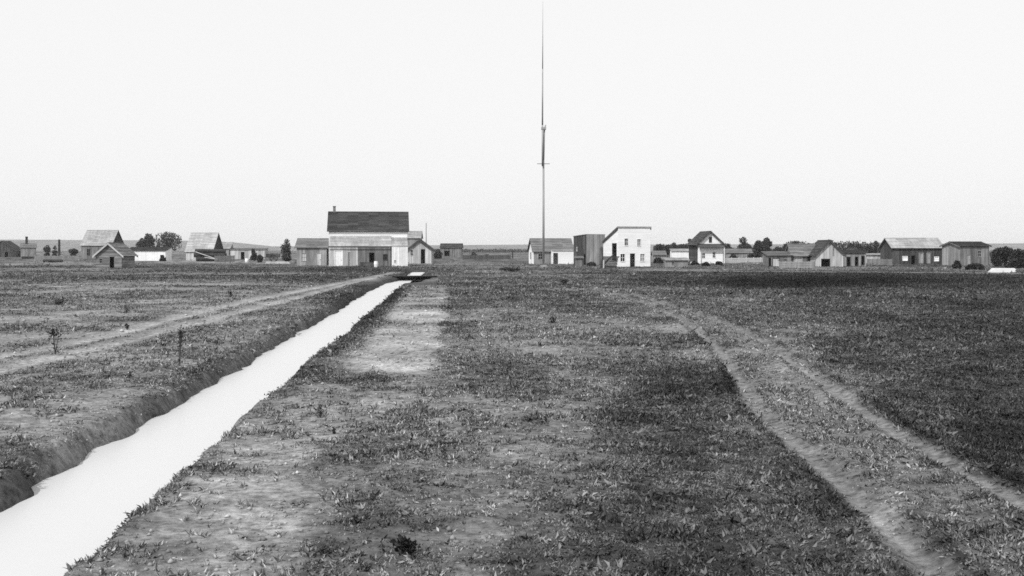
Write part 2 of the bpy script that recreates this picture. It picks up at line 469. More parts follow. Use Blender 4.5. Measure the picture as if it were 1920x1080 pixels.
def wall(root, name, org, ud, L, topf, ops, material, bw=0.28, horiz=False, t=0.12, jit=0.025, sid=0):
    """a boarded wall with real openings. org: base start, ud: unit direction along, outward normal = ud rotated -90"""
    rr = random.Random(sid)
    nx, ny = ud[1], -ud[0]
    mb = MB()
    def P(u, z, o): return (org[0] + ud[0] * u + nx * o, org[1] + ud[1] * u + ny * o, org[2] + z)
    def piece(ua, ub, za0, zb0, za1, zb1, uc=None, ud_=None):
        o = rr.uniform(0, jit); uc = ua if uc is None else uc; ud2 = ub if ud_ is None else ud_
        g = 0.006
        mb.hexa([P(ua + g, za0, o), P(ub - g, zb0, o), P(ub - g, zb0, -t), P(ua + g, za0, -t),
                 P(uc + g, za1, o), P(ud2 - g, zb1, o), P(ud2 - g, zb1, -t), P(uc + g, za1, -t)])
    if not horiz:
        cuts = {0.0, L}
        u = 0.0
        while u < L: cuts.add(u); u += bw * rr.uniform(0.8, 1.2)
        for o in ops: cuts |= {o[0], o[1]}
        cuts.add(L / 2)
        c = sorted(x for x in cuts if 0 <= x <= L)
        c2 = [c[0]]
        for x in c[1:]:
            if x - c2[-1] > 0.03: c2.append(x)
            else: c2[-1] = x if any(abs(x - q) < 1e-6 for o in ops for q in o[:2]) or x == L else c2[-1]
        for ua, ub in zip(c2[:-1], c2[1:]):
            um = (ua + ub) / 2
            cov = sorted((o[2], o[3]) for o in ops if o[0] - 1e-3 < um < o[1] + 1e-3)
            z = 0.0; ta, tb = topf(ua), topf(ub)
            for z0, z1 in cov:
                if z0 > z + 0.02: piece(ua, ub, z, z, z0, z0)
                z = max(z, z1)
            if min(ta, tb) > z + 0.01 or max(ta, tb) > z + 0.05: piece(ua, ub, z, z, max(ta, z + .005), max(tb, z + .005))
    else:
        zs = {0.0}
        zmax = max(topf(L * k / 40) for k in range(41)); z = 0.0
        while z < zmax: zs.add(z); z += bw
        for o in ops: zs |= {o[2], o[3]}
        zs.add(zmax)
        c = sorted(zs); c = [c[0]] + [b_ for a, b_ in zip(c[:-1], c[1:]) if b_ - a > 0.02]
        N = 120
        def rng_(z):
            us = [L * k / N for k in range(N + 1) if topf(L * k / N) >= z - 1e-6]
            return (us[0], us[-1]) if us else (None, None)
        for za, zb in zip(c[:-1], c[1:]):
            a0, a1 = rng_(za); b0, b1 = rng_(zb)
            if a0 is None: continue
            if b0 is None: b0 = b1 = (a0 + a1) / 2
            zm = (za + zb) / 2
            cov = sorted((o[0], o[1]) for o in ops if o[2] - 1e-3 < zm < o[3] + 1e-3)
            st0, st1 = a0, b0
            for u0, u1 in cov:
                if u0 > st0 + 0.02: piece(st0, u0, za, za, zb, zb, st1, u0)
                st0 = st1 = u1
            if a1 > st0 + 0.02: piece(st0, a1, za, za, zb, zb, st1, max(b1, st1))
    o = mb.build(name, material, root)
    return tag(o, kind='stuff')

def opening(root, org, ud, u0, u1, z0, z1, kind, trim, fill=None):
    nx, ny = ud[1], -ud[0]
    def P(u, z, o): return (org[0] + ud[0] * u + nx * o, org[1] + ud[1] * u + ny * o, org[2] + z)
    def bar(mb, a, b_, c, d, o0, o1):
        mb.hexa([P(a, c, o1), P(b_, c, o1), P(b_, c, o0), P(a, c, o0), P(a, d, o1), P(b_, d, o1), P(b_, d, o0), P(a, d, o0)])
    fw = min(0.09, (u1 - u0) * 0.14)
    mb = MB()
    a0, a1, o0, o1 = u0 + 0.003, u1 - 0.003, -0.10, 0.035
    bar(mb, a0, a0 + fw, z0 + .003, z1 - .003, o0, o1); bar(mb, a1 - fw, a1, z0 + .003, z1 - .003, o0, o1)
    bar(mb, a0 + fw, a1 - fw, z1 - fw, z1 - .003, o0, o1)
    if kind == 'window': bar(mb, a0 + fw, a1 - fw, z0 + .003, z0 + fw, o0, o1 + 0.03)
    if kind == 'window':
        w = mb.build('window', trim, root)
        m2 = MB(); bar(m2, a0 + fw, a1 - fw, z0 + fw, z1 - fw, -0.09, -0.07); m2.build('pane', fill or M['glass'], w)
        m3 = MB(); um = (u0 + u1) / 2; zm = (z0 + z1) / 2
        bar(m3, um - .02, um + .02, z0 + fw, zm - .02, -0.068, -0.03); bar(m3, um - .02, um + .02, zm + .02, z1 - fw, -0.068, -0.03)
        bar(m3, a0 + fw, a1 - fw, zm - .02, zm + .02, -0.068, -0.028)
        m3.build('glazing_bar', trim, w)
        return w
    w = mb.build('door_frame', trim, root)
    if kind == 'door':
        m2 = MB(); k = 4; st = (a1 - a0 - 2 * fw) / k
        for q in range(k): bar(m2, a0 + fw + q * st + .004, a0 + fw + (q + 1) * st - .004, z0 + .02, z1 - fw - .01, -0.08, -0.04 + 0.008 * (q % 2))
        d = m2.build('door', fill or M['dark'], root)
        m3 = MB(); bar(m3, a1 - fw - .16, a1 - fw - .10, z0 + .9, z0 + 1.02, -0.03, 0.0); m3.build('handle', M['post'], d)
    return w

def slab(root, name, e0, e1, r1, r0, material, course=0.32, t=0.07, jit=0.02, sid=0):
    """roof slope from eave (e0-e1) to ridge (r0-r1), laid in lapped courses"""
    rr = random.Random(sid)
    e0, e1, r0, r1 = map(Vector, (e0, e1, r0, r1))
    nrm = (e1 - e0).cross(r0 - e0).normalized()
    if nrm.z < 0: nrm = -nrm
    L = (r0 - e0).length; k = max(2, int(L / course))
    mb = MB()
    segs = max(1, int((e1 - e0).length / 1.6))
    for i in range(k):
        a = i / k; b_ = min(1.0, (i + 1) / k + 0.15 / k)
        for j in range(segs):
            s0 = j / segs; s1 = (j + 1) / segs
            def pt(t_, s_, h): return e0.lerp(r0, t_).lerp(e1.lerp(r1, t_), s_) + nrm * h
            h0 = t + 0.035 + rr.uniform(0, jit); h1 = t * 0.55 + rr.uniform(0, 0.006)
            base = [pt(a, s0, 0), pt(a, s1, 0), pt(b_, s1, 0), pt(b_, s0, 0)]
            topp = [pt(a, s0, h0), pt(a, s1, h0), pt(b_, s1, h1 + .0), pt(b_, s0, h1 + .0)]
            mb.hexa(base + topp)
    o = mb.build(name, material, root)
    return tag(o, kind='stuff') if k * segs > 20 else o

CNT = [0]
def block(root, ox, oy, Wd, D, Hw, Hr, style, wallm, roofm, ops=(), horiz=False, trim=None, over=0.25, bw=0.28, sides=None, rakem=None, z0=0.0, jit=0.025):
    """a boarded building block: front at y=oy, style ridge_x / ridge_y / shed (front high) / lean (front low) / flat"""
    CNT[0] += 1; sid = CNT[0] * 10
    trim = trim or wallm
    h = Wd / 2
    def tops(side):
        if style == 'ridge_x':
            return (lambda u: Hw) if side in 'fb' else (lambda u: Hw + (Hr - Hw) * (1 - abs(2 * u / D - 1)))
        if style == 'ridge_y':
            return (lambda u: Hw + (Hr - Hw) * (1 - abs(2 * u / Wd - 1))) if side in 'fb' else (lambda u: Hw)
        if style == 'flat': return lambda u: Hr
        hf, hb = (Hr, Hw) if style == 'shed' else (Hw, Hr)
        if side == 'f': return lambda u: hf
        if side == 'b': return lambda u: hb
        if side == 'r': return lambda u: hf + (hb - hf) * u / D
        return lambda u: hb + (hf - hb) * u / D
    e = 0.0
    fr = {'f': ((ox - h, oy, z0), (1, 0), Wd), 'r': ((ox + h, oy + .125, z0), (0, 1), D - .25), 'b': ((ox + h, oy + D, z0), (-1, 0), Wd), 'l': ((ox - h, oy + D - .125, z0), (0, -1), D - .25)}
    for s in 'frbl':
        org, ud, L = fr[s]
        tf = tops(s)
        if s in 'lr': tf = (lambda g: (lambda u: g(u + .125)))(tf)
        oo = [o for o in ops if o[0] == s]
        wm_ = (sides or {}).get(s, wallm)
        wall(root, 'wall', org, ud, L, tf, [(o[1] - o[3] / 2, o[1] + o[3] / 2, o[2], o[2] + o[4]) for o in oo], wm_, bw, horiz, sid=sid, jit=jit)
        for o in oo:
            opening(root, org, ud, o[1] - o[3] / 2, o[1] + o[3] / 2, o[2], o[2] + o[4], o[5], o[7] if len(o) > 7 and o[7] else trim, o[6] if len(o) > 6 else None)
        sid += 1
    zw, zr = z0 + Hw, z0 + Hr
    g = 0.012
    if style == 'ridge_x':
        sl = (Hr - Hw) / (D / 2); dz = sl * over
        ym = oy + D / 2
        slab(root, 'roof', (ox - h - over, oy - over, zw - dz + g), (ox + h + over, oy - over, zw - dz + g), (ox + h + over, ym, zr + g), (ox - h - over, ym, zr + g), roofm, sid=sid)
        slab(root, 'roof', (ox - h - over, oy + D + over, zw - dz + g), (ox + h + over, oy + D + over, zw - dz + g), (ox + h + over, ym + .02, zr + g), (ox - h - over, ym + .02, zr + g), roofm, sid=sid + 1)
        mb = MB(); mb.box(ox - h - over, ox + h + over, ym - .12, ym + .12, zr + .045, zr + .12); mb.build('ridge_board', roofm, root)
        for sx in (-1, 1):
            mb = MB(); xx = ox + sx * (h + over); x0, x1 = (xx - .06, xx + .012) if sx > 0 else (xx - .012, xx + .06)
            for sy in (-1, 1):
                ye = ym + sy * (D / 2 + over)
                mb.hexa([(x0, ye, zw - dz - .14), (x1, ye, zw - dz - .14), (x1, ym, zr - .14), (x0, ym, zr - .14), (x0, ye, zw - dz + .0), (x1, ye, zw - dz + .0), (x1, ym, zr), (x0, ym, zr)])
            mb.build('barge_board', rakem or trim, root)
    elif style == 'ridge_y':
        sl = (Hr - Hw) / h; dz = sl * over
        for sx in (-1, 1):
            slab(root, 'roof', (ox + sx * (h + over), oy - over, zw - dz + g), (ox + sx * (h + over), oy + D + over, zw - dz + g), (ox + sx * .01, oy + D + over, zr + g), (ox + sx * .01, oy - over, zr + g), roofm, sid=sid + sx)
        mb = MB(); mb.box(ox - .12, ox + .12, oy - over, oy + D + over, zr + .045, zr + .12); mb.build('ridge_board', roofm, root)
        for yy, a, c in ((oy - over, -.012, .05), (oy + D + over, -.05, .012)):
            mb = MB()
            for sx in (-1, 1):
                xe = ox + sx * (h + over)
                mb.hexa([(xe, yy + a, zw - dz - .2), (xe, yy + c, zw - dz - .2), (ox, yy + c, zr - .2), (ox, yy + a, zr - .2), (xe, yy + a, zw - dz + .07), (xe, yy + c, zw - dz + .07), (ox, yy + c, zr + .08), (ox, yy + a, zr + .08)])
            mb.build('barge_board', rakem or roofm, root)
    elif style == 'flat':
        mb = MB(); mb.box(ox - h - over, ox + h + over, oy - over, oy + D + over, z0 + Hr + .005, z0 + Hr + .12); mb.build('roof', roofm, root)
        mb = MB(); mb.box(ox - h - over - .03, ox + h + over + .03, oy - over - .05, oy - over - .004, z0 + Hr - .06, z0 + Hr + .16); mb.build('cornice', trim, root)
    else:
        hf, hb = (Hr, Hw) if style == 'shed' else (Hw, Hr)
        sl = (hb - hf) / D; fo = over if style == 'lean' else -.0
        ya, za = oy - fo, z0 + hf - sl * fo; yb = oy + D + (over if style == 'shed' else 0); zb = z0 + hb + sl * (yb - oy - D)
        if za < zb: slab(root, 'roof', (ox - h - over, ya, za + g), (ox + h + over, ya, za + g), (ox + h + over, yb, zb + g), (ox - h - over, yb, zb + g), roofm, sid=sid)
        else: slab(root, 'roof', (ox - h - over, yb, zb + g), (ox + h + over, yb, zb + g), (ox + h + over, ya, za + g), (ox - h - over, ya, za + g), roofm, sid=sid)
        if rakem:
            for sx in (-1, 1):
                xx = ox + sx * (h + over); x0, x1 = (xx - .05, xx + .012) if sx > 0 else (xx - .012, xx + .05)
                mb = MB(); mb.hexa([(x0, ya, za - .34), (x1, ya, za - .34), (x1, yb, zb - .34), (x0, yb, zb - .34), (x0, ya, za + .02), (x1, ya, za + .02), (x1, yb, zb + .02), (x0, yb, zb + .02)])
                mb.build('barge_board', rakem, root)

def chimney(root, x, y, z0, z1, w, m):
    mb = MB(); mb.box(x - w / 2, x + w / 2, y - w / 2, y + w / 2, z0, z1)
    c = mb.build('chimney', m, root)
    mb = MB(); mb.box(x - w / 2 - .06, x + w / 2 + .06, y - w / 2 - .06, y + w / 2 + .06, z1 + .002, z1 + .12); mb.build('chimney_cap', m, c)

def site(px, by, z=0):
    X, Y = G(px, by); return (X, Y, z)

def simple(name, label, cat, px0, px1, by, eave_y, top_y, style, wallm, roofm, D=5, rz=0, ops=(), group=None, **kw):
    """openings given as (side, px centre or metre, y bottom, px width, y top, kind[, fill, trim])"""
    k = mpp(by); c = (px0 + px1) / 2
    root = thing(name, label, cat, site(c, by), rz, group)
    Wd = (px1 - px0) * k
    Hw = zof(eave_y, by); back = D / 2 if style == 'ridge_x' else (D if style == 'lean' else 0)
    Hr = zof(top_y, by, back)
    oo = []
    for o in ops:
        s, u, yb, w, yt, kd = o[:6]
        z0 = max(0.0, (by - yb) * k); 
        if z0 < 0.12: z0 = 0.0
        hh = (yb - yt) * k
        uu = (u - px0) * k if s == 'f' else u
        oo.append((s, uu, z0, w * k, hh, kd) + tuple(o[6:]))
    block(root, 0, 0, Wd, D, Hw, Hr, style, wallm, roofm, oo, **kw)
    return root, k

# ---- left edge
simple('cabin', 'low dark cabin cut off by the left edge of the photograph', 'cabin', -26, 30, 482, 470, 452, 'ridge_y', M['dark'], M['roof_dark'], D=7, ops=[('f', 12, 482, 7, 472, 'open')])
r, k = simple('hut', 'small pale hut with a white end and a dark chimney near the left edge', 'hut', 40, 66, 482, 464, 457, 'ridge_x', M['grey'], M['roof_mid'], D=5, rz=22, sides={'l': M['white']}, trim=M['white'])
chimney(r, -0.6, 2.5, zof(459, 482), zof(444, 482), 0.8, M['post'])
r, k = simple('house', 'plank house with pale roof and dark right gable behind the log cabin', 'house', 150, 211, 485, 459, 432, 'ridge_x', M['brown'], M['roof_pale'], D=7, rz=-9, sides={'r': M['dark']}, ops=[('f', 165, 480, 8, 466, 'window')], rakem=M['dark'])  # right gable's shade is painted in with the dark boards
r, k = simple('log_cabin', 'small gabled log cabin with a dark open doorway in front of the pale-roofed house', 'cabin', 179, 229, 502.5, 477, 456, 'ridge_y', M['log'], M['roof_mid'], D=4.6, rz=-3, horiz=True, bw=0.26, jit=0.06,
              ops=[('f', 210, 502.5, 11, 480, 'open'), ('f', 189, 494, 7, 484, 'window')], over=0.35, rakem=M['palepost'])
r, k = simple('shed', 'long low whitewashed shed with a dark flat roof below the round trees', 'shed', 236, 311, 489, 470, 463.5, 'lean', M['white'], M['roof_dark'], D=4, rz=-3, ops=[('f', 304, 489, 6, 478, 'open', None, M['dark'])])
r, k = simple('house', 'tall pale plank house with a plain light roof right of the round trees', 'house', 347, 400, 488, 470, 437, 'ridge_x', M['pale'], M['roof_light'], D=6, rz=-10, sides={'r': M['dark']}, rakem=M['dark'], ops=[('f', 394, 488, 6, 472, 'door', M['white'], M['white'])])  # dark right wall colours in the shade on the side away from the sun
simple('shed', 'small grey lean-to beside the tall pale plank house', 'shed', 404, 430, 486, 466, 454, 'lean', M['grey'], M['roof_pale'], D=4, ops=[('f', 414, 486, 6, 474, 'open', None, M['dark'])])
simple('shed', 'long low pale board shed behind the dark cart and white barrel', 'shed', 432, 496, 486, 468, 465.5, 'lean', M['pale'], M['roof_mid'], D=4, ops=[('f', 455, 486, 7, 472, 'open', None, M['dark']), ('f', 474, 482, 6, 473, 'window')])
simple('shed', 'low board shed built against the left end of the big dark-roofed store', 'shed', 556, 612, 498, 463, 448, 'ridge_x', M['grey'], M['roof_mid'], D=4.5,
       ops=[('f', 570, 490, 10, 474, 'window', M['pale']), ('f', 598, 498, 10, 474, 'door', M['pale'])], over=0.3)

# ---- the big store
BY = 499; k = mpp(BY); st_x = 684
root = thing('store', 'big two-storey store with long dark roof, white upper wall and plank lean-to', 'store', site(st_x, BY), 7)
P_ = lambda px: (px - st_x) * k
main_c = P_(690) * 1.02; mw = 146 * k * 1.02
block(root, main_c, 3.5, mw, 8, zof(432, BY, 3.5), zof(398, BY, 7.5), 'ridge_x', M['white'], M['roof_dark'], [], horiz=True, over=0.3, trim=M['white'], bw=0.2)
chimney(root, P_(626) * 1.03, 7.5, zof(400, BY, 7.5), zof(388, BY, 7.5), 0.42, M['roof_mid'])
lw = zof(462.5, BY); lt = zof(443, BY, 3.4)
block(root, (P_(618) + P_(671)) / 2, 0, P_(671) - P_(618) - .01, 3.36, lw, lt, 'lean', M['pale'], M['roof_light'],
      [('f', P_(635.5) - P_(618), 0.0, 15.5 * k, 30 * k, 'door', M['white'], M['white']), ('f', P_(655) - P_(618), 0.0, 7 * k, 27 * k, 'door', M['grey'])], over=0.02)
block(root, (P_(671) + P_(734)) / 2, 0, P_(734) - P_(671) - .01, 3.36, lw, lt, 'lean', M['brown'], M['roof_light'],
      [('f', P_(697) - P_(671), 0.0, 11 * k, 26 * k, 'open', None, M['dark']), ('f', P_(722) - P_(671), 0.9, 9 * k, 12 * k, 'window', None, M['dark'])], over=0.02)
mb = MB(); mb.box(P_(616), P_(735), -.36, -.30, lw - .12, lw + .04); mb.build('eave_board', M['dark'], root)
block(root, (P_(734.5) + P_(764)) / 2, -0.7, P_(764) - P_(734.5), 4.0, zof(463, BY, -.7), zof(446, BY, 3.3), 'lean', M['wash'], M['roof_light'], [('f', 0.5, 0.5, 5 * k, 6 * k, 'window')], over=0.02)
# things lying against the store
mb = MB()
for q in range(5):
    mb.box(-1.1 + .05 * q, 1.1 - .04 * q, -.35 + .02 * q, .35 - .03 * q, .16 * q + .002, .16 * q + .15)
X, Y = G(687, 502)
o = mb.build('plank_stack', M['dark']); o.location = (X, Y, 0); tag(o, 'dark stack of planks lying before the store wall', 'planks')
mb = MB(); mb.tube((0, 0, 0), (0, 0, .45), .26, .32, 12); mb.tube((0, 0, .45), (0, 0, .9), .32, .26, 12)
X, Y = G(705, 501)
o = mb.build('barrel', M['wash']); o.location = (X, Y, 0); tag(o, 'pale barrel standing before the dark boards of the store', 'barrel')

simple('house', 'grey upper storey of a plain house rising behind the right end of the store', 'house', 763, 788, 489, 446, 434, 'ridge_x', M['grey'], M['roof_pale'], D=5)
simple('hut', 'pale gabled hut with a dark doorway just right of the store', 'hut', 764, 809, 494, 467, 450, 'ridge_y', M['pale'], M['roof_dark'], D=5, ops=[('f', 793, 494, 8, 467, 'open', None, M['dark']), ('f', 772, 480, 6, 468, 'window')], over=0.35)
mb = MB(); X, Y = G(799, 491); mb.tube((0, 0, 0), (0, 0, zof(418, 491)), .14, .08, 7); o = mb.build('pole', M['mast']); o.location = (X, Y, 0); tag(o, 'thin bare pole standing behind the pale gabled hut', 'pole')
simple('shed', 'distant dark-roofed shed right of the store with a pale corner post', 'shed', 826, 866, 483, 465, 457, 'ridge_x', M['brown'], M['roof_dark'], D=6, trim=M['palepost'], ops=[('f', 838, 480, 10, 470, 'open', None, M['dark'])])

# ---- flagpole
def flagpole():
    by = 501; X, Y = G(1019, by); z = lambda y: zof(y, by)
    root = thing('flagpole', 'very tall bare flagpole rigged from two spars with crosstrees', 'flagpole', (X, Y, 0))
    mb = MB(); mb.tube((0, 0, -.5), (0, 0, z(300)), .18, .145, 12); mb.tube((0, 0, z(300)), (.12, 0, z(245)), .145, .13, 12); mb.tube((.12, 0, z(245)), (.32, 0, z(234)), .13, .10, 10)
    mb.build('lower_mast', M['mast'], root, True)
    mb = MB(); mb.tube((-.16, -.3, z(312)), (-.16, -.3, z(235)), .12, .12, 10); mb.tube((-.16, -.3, z(235)), (-.13, -.3, z(130)), .12, .085, 10); mb.tube((-.13, -.3, z(130)), (-.1, -.3, z(3)), .08, .022, 10)
    mb.build('topmast', M['mast'], root, True)
    mb = MB(); mb.tube((-.95, -.02, z(307)), (.95, -.02, z(307)), .06, .06, 6); mb.tube((0, -.6, z(306)), (0, .4, z(306)), .05, .05, 6)
    mb.build('crosstree', M['mast'], root)
    mb = MB(); mb.box(-.34, .38, -.46, .26, z(243), z(239)); mb.build('mast_cap', M['mast'], root)
    mb = MB(); mb.box(-.45, .45, -.35, .35, -.1, .32); mb.build('footing', M['grey'], root)
flagpole()

# ---- right of the flagpole
k = mpp(495)
root = thing('house', 'grey-roofed house with a low white front beside the flagpole', 'house', site(1040, 495), 9)
block(root, 0, 1.2, 7.2, 5.5, zof(470, 495, 1.2), zof(448, 495, 4), 'ridge_x', M['grey'], M['roof_mid'], [('l', 2.2, 0.9, 0.9, 1.2, 'window'), ('f', 1.2, 0.8, .9, 1.1, 'window')], sides={'l': M['wash']}, over=0.3, rakem=M['dark'])
block(root, 1.55, -0.6, 4.0, 1.75, zof(471, 495), zof(469, 495, 1.7) + .1, 'lean', M['white'], M['roof_pale'], [('f', .5, 0, .85, 2.0, 'open', None, M['dark'])], over=0.08, horiz=True)
k = mpp(497)
Xc, Yc = G(1100, 497)
root = thing('building', 'tall unpainted board building with a dark side between the house and the white false front', 'building', (Xc, Yc, 0), 20)
block(root, 1.7, 0, 3.4, 5.6, zof(443, 497), zof(440, 497), 'shed', M['grey'], M['roof_mid'], [('l', 1.3, 2.2, 1.0, 1.1, 'window', M['pale'], M['dark']), ('l', 4.6, 0, .9, 2.0, 'open', None, M['dark'])], sides={'l': M['dark']}, over=.1)
# the white false-front
BY = 500; k = mpp(BY)
Xc, Yc = G(1159, BY)
root = thing('white_building', 'white two-storey building with a square false front and a dark doorway', 'building', (Xc, Yc, 0), 13)
w = 5.2; u = lambda px: (px - 1159.5) * k * 1.03
hz = zof(426, BY)
o_ = [('f', u(1175), zof(461, BY), .72, 1.2, 'window'), ('f', u(1199.5), zof(462, BY), .72, 1.2, 'window', M['roof_mid']),
      ('f', u(1168), zof(491, BY), .86, 1.3, 'window'), ('f', u(1206), zof(491, BY), .86, 1.3, 'window', M['grey']), ('f', u(1187), 0.0, 1.0, 2.1, 'open', None, M['white']),
      ('l', 5.5, .9, 2.2, 2.7, 'open', None, M['dark'])]
block(root, w / 2, 0, w, 7.4, zof(452, BY, 7), hz, 'shed', M['white'], M['roof_mid'], o_, horiz=True, bw=.17, over=.14, rakem=M['dark'], jit=.006)
mb = MB(); mb.box(-.15, w + .15, -.10, -.016, hz - .10, hz + .12); mb.build('cornice', M['grey'], root)
# pile left of the white building
Xc, Yc = G(1141, 503)
root = thing('lumber_pile', 'heap of dark planks and a pale post beside the white false-front building', 'lumber pile', (Xc, Yc, 0), -20)
mb = MB()
for q in range(14):
    a = random.uniform(-.4, .4); zz = .12 * q
    mb.hexa([(-1.1, -.5 + .1 * q, zz), (1.2, -.5 + .1 * q + a, zz), (1.2, -.1 + .1 * q + a, zz), (-1.1, -.1 + .1 * q, zz), (-1.1, -.5 + .1 * q, zz + .1), (1.2, -.5 + .1 * q + a, zz + .1), (1.2, -.1 + .1 * q + a, zz + .1), (-1.1, -.1 + .1 * q, zz + .1)])
tag(mb.build('planks', M['post'], root), kind='stuff')
mb = MB(); mb.tube((-.5, -.7, -.1), (-.5, -.7, 1.15), .12, .11, 8); mb.build('post', M['palepost'], root)
mb = MB(); mb.tube((-1.3, .3, 0), (.4, 1.1, 1.9), .13, .1, 7); mb.tube((-1.0, .2, 0), (-1.5, 1.2, 2.8), .13, .1, 7); mb.build('leaning_pole', M['dark'], root)

Xc, Yc = G(1127, 498)
root = thing('leaning_planks', 'dark planks leaning against the rear corner of the white false-front building', 'planks', (Xc, Yc, 0), 10)
for q in range(4):
    mb = MB(); x = -.35 + .22 * q; h_ = 2.9 + .2 * (q % 2)
    mb.hexa([(x, -.5, 0), (x + .2, -.5, 0), (x + .2, -.44, 0), (x, -.44, 0), (x + .25, .5, h_), (x + .45, .5, h_), (x + .45, .56, h_), (x + .25, .56, h_)]); mb.build('plank', M['dark'], root)
simple('hut', 'small white hut against the dark trees right of the white false front', 'hut', 1261, 1294, 488, 471, 467, 'lean', M['white'], M['roof_light'], D=4)
simple('shed', 'low grey shed with a small dark window before the small white hut', 'shed', 1251, 1290, 501, 488, 484, 'lean', M['grey'], M['roof_pale'], D=3, ops=[('f', 1262, 497, 6, 490, 'window')])
simple('house', 'gabled white house with dark eaves and two dark windows below its porch roof', 'house', 1308, 1356, 494, 456, 434, 'ridge_y', M['white'], M['roof_dark'], D=7, rz=5, horiz=True, bw=.18, over=.45,
       ops=[('f', 1332, 455, 6, 444, 'window', None, M['dark']), ('f', 1319, 485, 7, 474, 'window'), ('f', 1339, 484, 7, 472, 'window')], sides={'l': M['dark']}, rakem=M['roof_dark'])
hroot = [o for o in bpy.data.objects if o.parent is None and o.name.startswith('house') and o.get('label', '').startswith('gabled white')][0]
k = mpp(494)
mb = MB(); mb.hexa([(-2.5, -.9, zof(463, 494) - .1), (2.5, -.9, zof(463, 494) - .1), (2.5, -.02, zof(457, 494) - .1), (-2.5, -.02, zof(457, 494) - .1), (-2.5, -.9, zof(463, 494)), (2.5, -.9, zof(463, 494)), (2.5, -.02, zof(457, 494)), (-2.5, -.02, zof(457, 494))])
mb.build('porch_roof', M['roof_dark'], hroot)
for xx in (-2.4, 2.4):
    mb = MB(); mb.box(xx - .06, xx + .06, -.86, -.74, 0, zof(463, 494) - .1); mb.build('porch_post', M['white'], hroot)

# whitewashed fence receding to the right
def fence(label, a, b_, hgt, m, n_b, n_p, name='fence', rails=True):
    ax, ay = G(*a); bx, by_ = G(*b_)
    L = math.hypot(bx - ax, by_ - ay); rz = math.degrees(math.atan2(by_ - ay, bx - ax))
    root = thing(name, label, 'fence', (ax, ay, 0), rz)
    pl = None
    for i in range(n_p):
        mb = MB(); x = L * i / (n_p - 1); mb.tube((x, .1, -.2), (x, .1, hgt + .12), .07, .06, 6)
        o = mb.build('post', m, root)
    if rails:
        for i in range(n_b):
            z0 = hgt * i / n_b + .06
            for j in range(n_p - 1):
                mb = MB(); x0 = L * j / (n_p - 1) + .01; x1 = L * (j + 1) / (n_p - 1) - .01; q = random.uniform(-.015, .015)
                mb.hexa([(x0, 0, z0), (x1, 0, z0 + q), (x1, .028, z0 + q), (x0, .028, z0), (x0, 0, z0 + hgt / n_b - .03), (x1, 0, z0 + hgt / n_b - .03 + q), (x1, .028, z0 + hgt / n_b - .03 + q), (x0, .028, z0 + hgt / n_b - .03)])
                mb.build('board', m, root)
    return root
fence('low whitewashed board fence running right from the gabled white house', (1358, 493.5), (1440, 492), .95, M['white'], 3, 7)

simple('shed', 'small dull grey shed behind the white fence, right of the gabled white house', 'shed', 1362, 1410, 487, 474, 467, 'ridge_x', M['grey'], M['roof_mid'], D=4)
simple('hut', 'little pale gabled hut peeping over the open-fronted board shed', 'hut', 1594, 1613, 493, 474, 465, 'ridge_y', M['pale'], M['roof_dark'], D=4)
simple('shed', 'dim grey shed half hidden among the bushes at the right edge', 'shed', 1872, 1902, 497, 479, 474, 'lean', M['grey'], M['roof_dark'], D=3.5)
simple('shed', 'grey shed low in front of the dark trees, touching the white false front', 'shed', 1226, 1248, 492, 478, 471, 'ridge_x', M['grey'], M['roof_mid'], D=4)
simple('shed', 'low dark shed at the left foot of the tall unpainted board building', 'shed', 1080, 1092, 499, 484, 481, 'lean', M['brown'], M['roof_mid'], D=2)
for (px0, px1, by, lab) in ((1293, 1308, 495, 'small stack of white boards left of the gabled white house'), (498, 545, 494.5, 'long pale boards laid on the ground before the dark cart'), (118, 150, 488, 'pale boards lying left of the log cabin')):
    X, Y = G((px0 + px1) / 2, by); k_ = mpp(by); L_ = (px1 - px0) * k_ / 2
    rt = thing('plank_stack', lab, 'planks', (X, Y, 0), random.uniform(-4, 4))
    for q in range(3):
        mb = MB(); mb.box(-L_ + .1 * q, L_ - .15 * q, -.4, .4 - .08 * q, .13 * q + .02, .13 * q + .14); mb.build('board', M['wash'] if px0 > 1000 else M['pale'], rt)
fence('thin grey rail fence far left between the lone post and the pale-roofed house', (66, 489), (148, 488), 1.1, M['pale'], 2, 8)
fence('short board fence between the tall pale house and the low pale shed', (404, 492), (440, 491), 1.3, M['grey'], 4, 5)
fence('dark rail fence right of the distant dark-roofed shed', (868, 487), (958, 486), 1.1, M['brown'], 2, 9)
fence('low fence of grey boards running left from the small barn', (1462, 503), (1528, 503), .9, M['grey'], 3, 7)
fence('dark board fence joining the open-fronted shed to the long pale-roofed house', (1626, 497.5), (1672, 498), 1.0, M['brown'], 3, 6)
def tworoof():
    root, k = simple('shed', 'low rambling shed with a sloping grey roof and dark openings before the trees', 'shed', 1441, 1484, 499.5, 479, 472, 'lean', M['brown'], M['roof_mid'], D=4,
        ops=[('f', 1443.5, 499.5, 5, 483, 'open', None, M['dark']), ('f', 1455, 499, 14, 483, 'door', M['pale'], M['dark']), ('f', 1472, 494, 8, 485, 'window', M['dark'])])
    block(root, 43 * k * 1.03 + .25, .3, 46 * k, 4.4, zof(479, 499.5), zof(458, 499.5, 2.4), 'ridge_x', M['brown'], M['roof_mid'],
          [('f', .9, .5, 1.3, 1.0, 'window', M['pale'], M['pale']), ('f', 2.9, 0, 1.2, 1.5, 'open', None, M['dark'])])
tworoof()
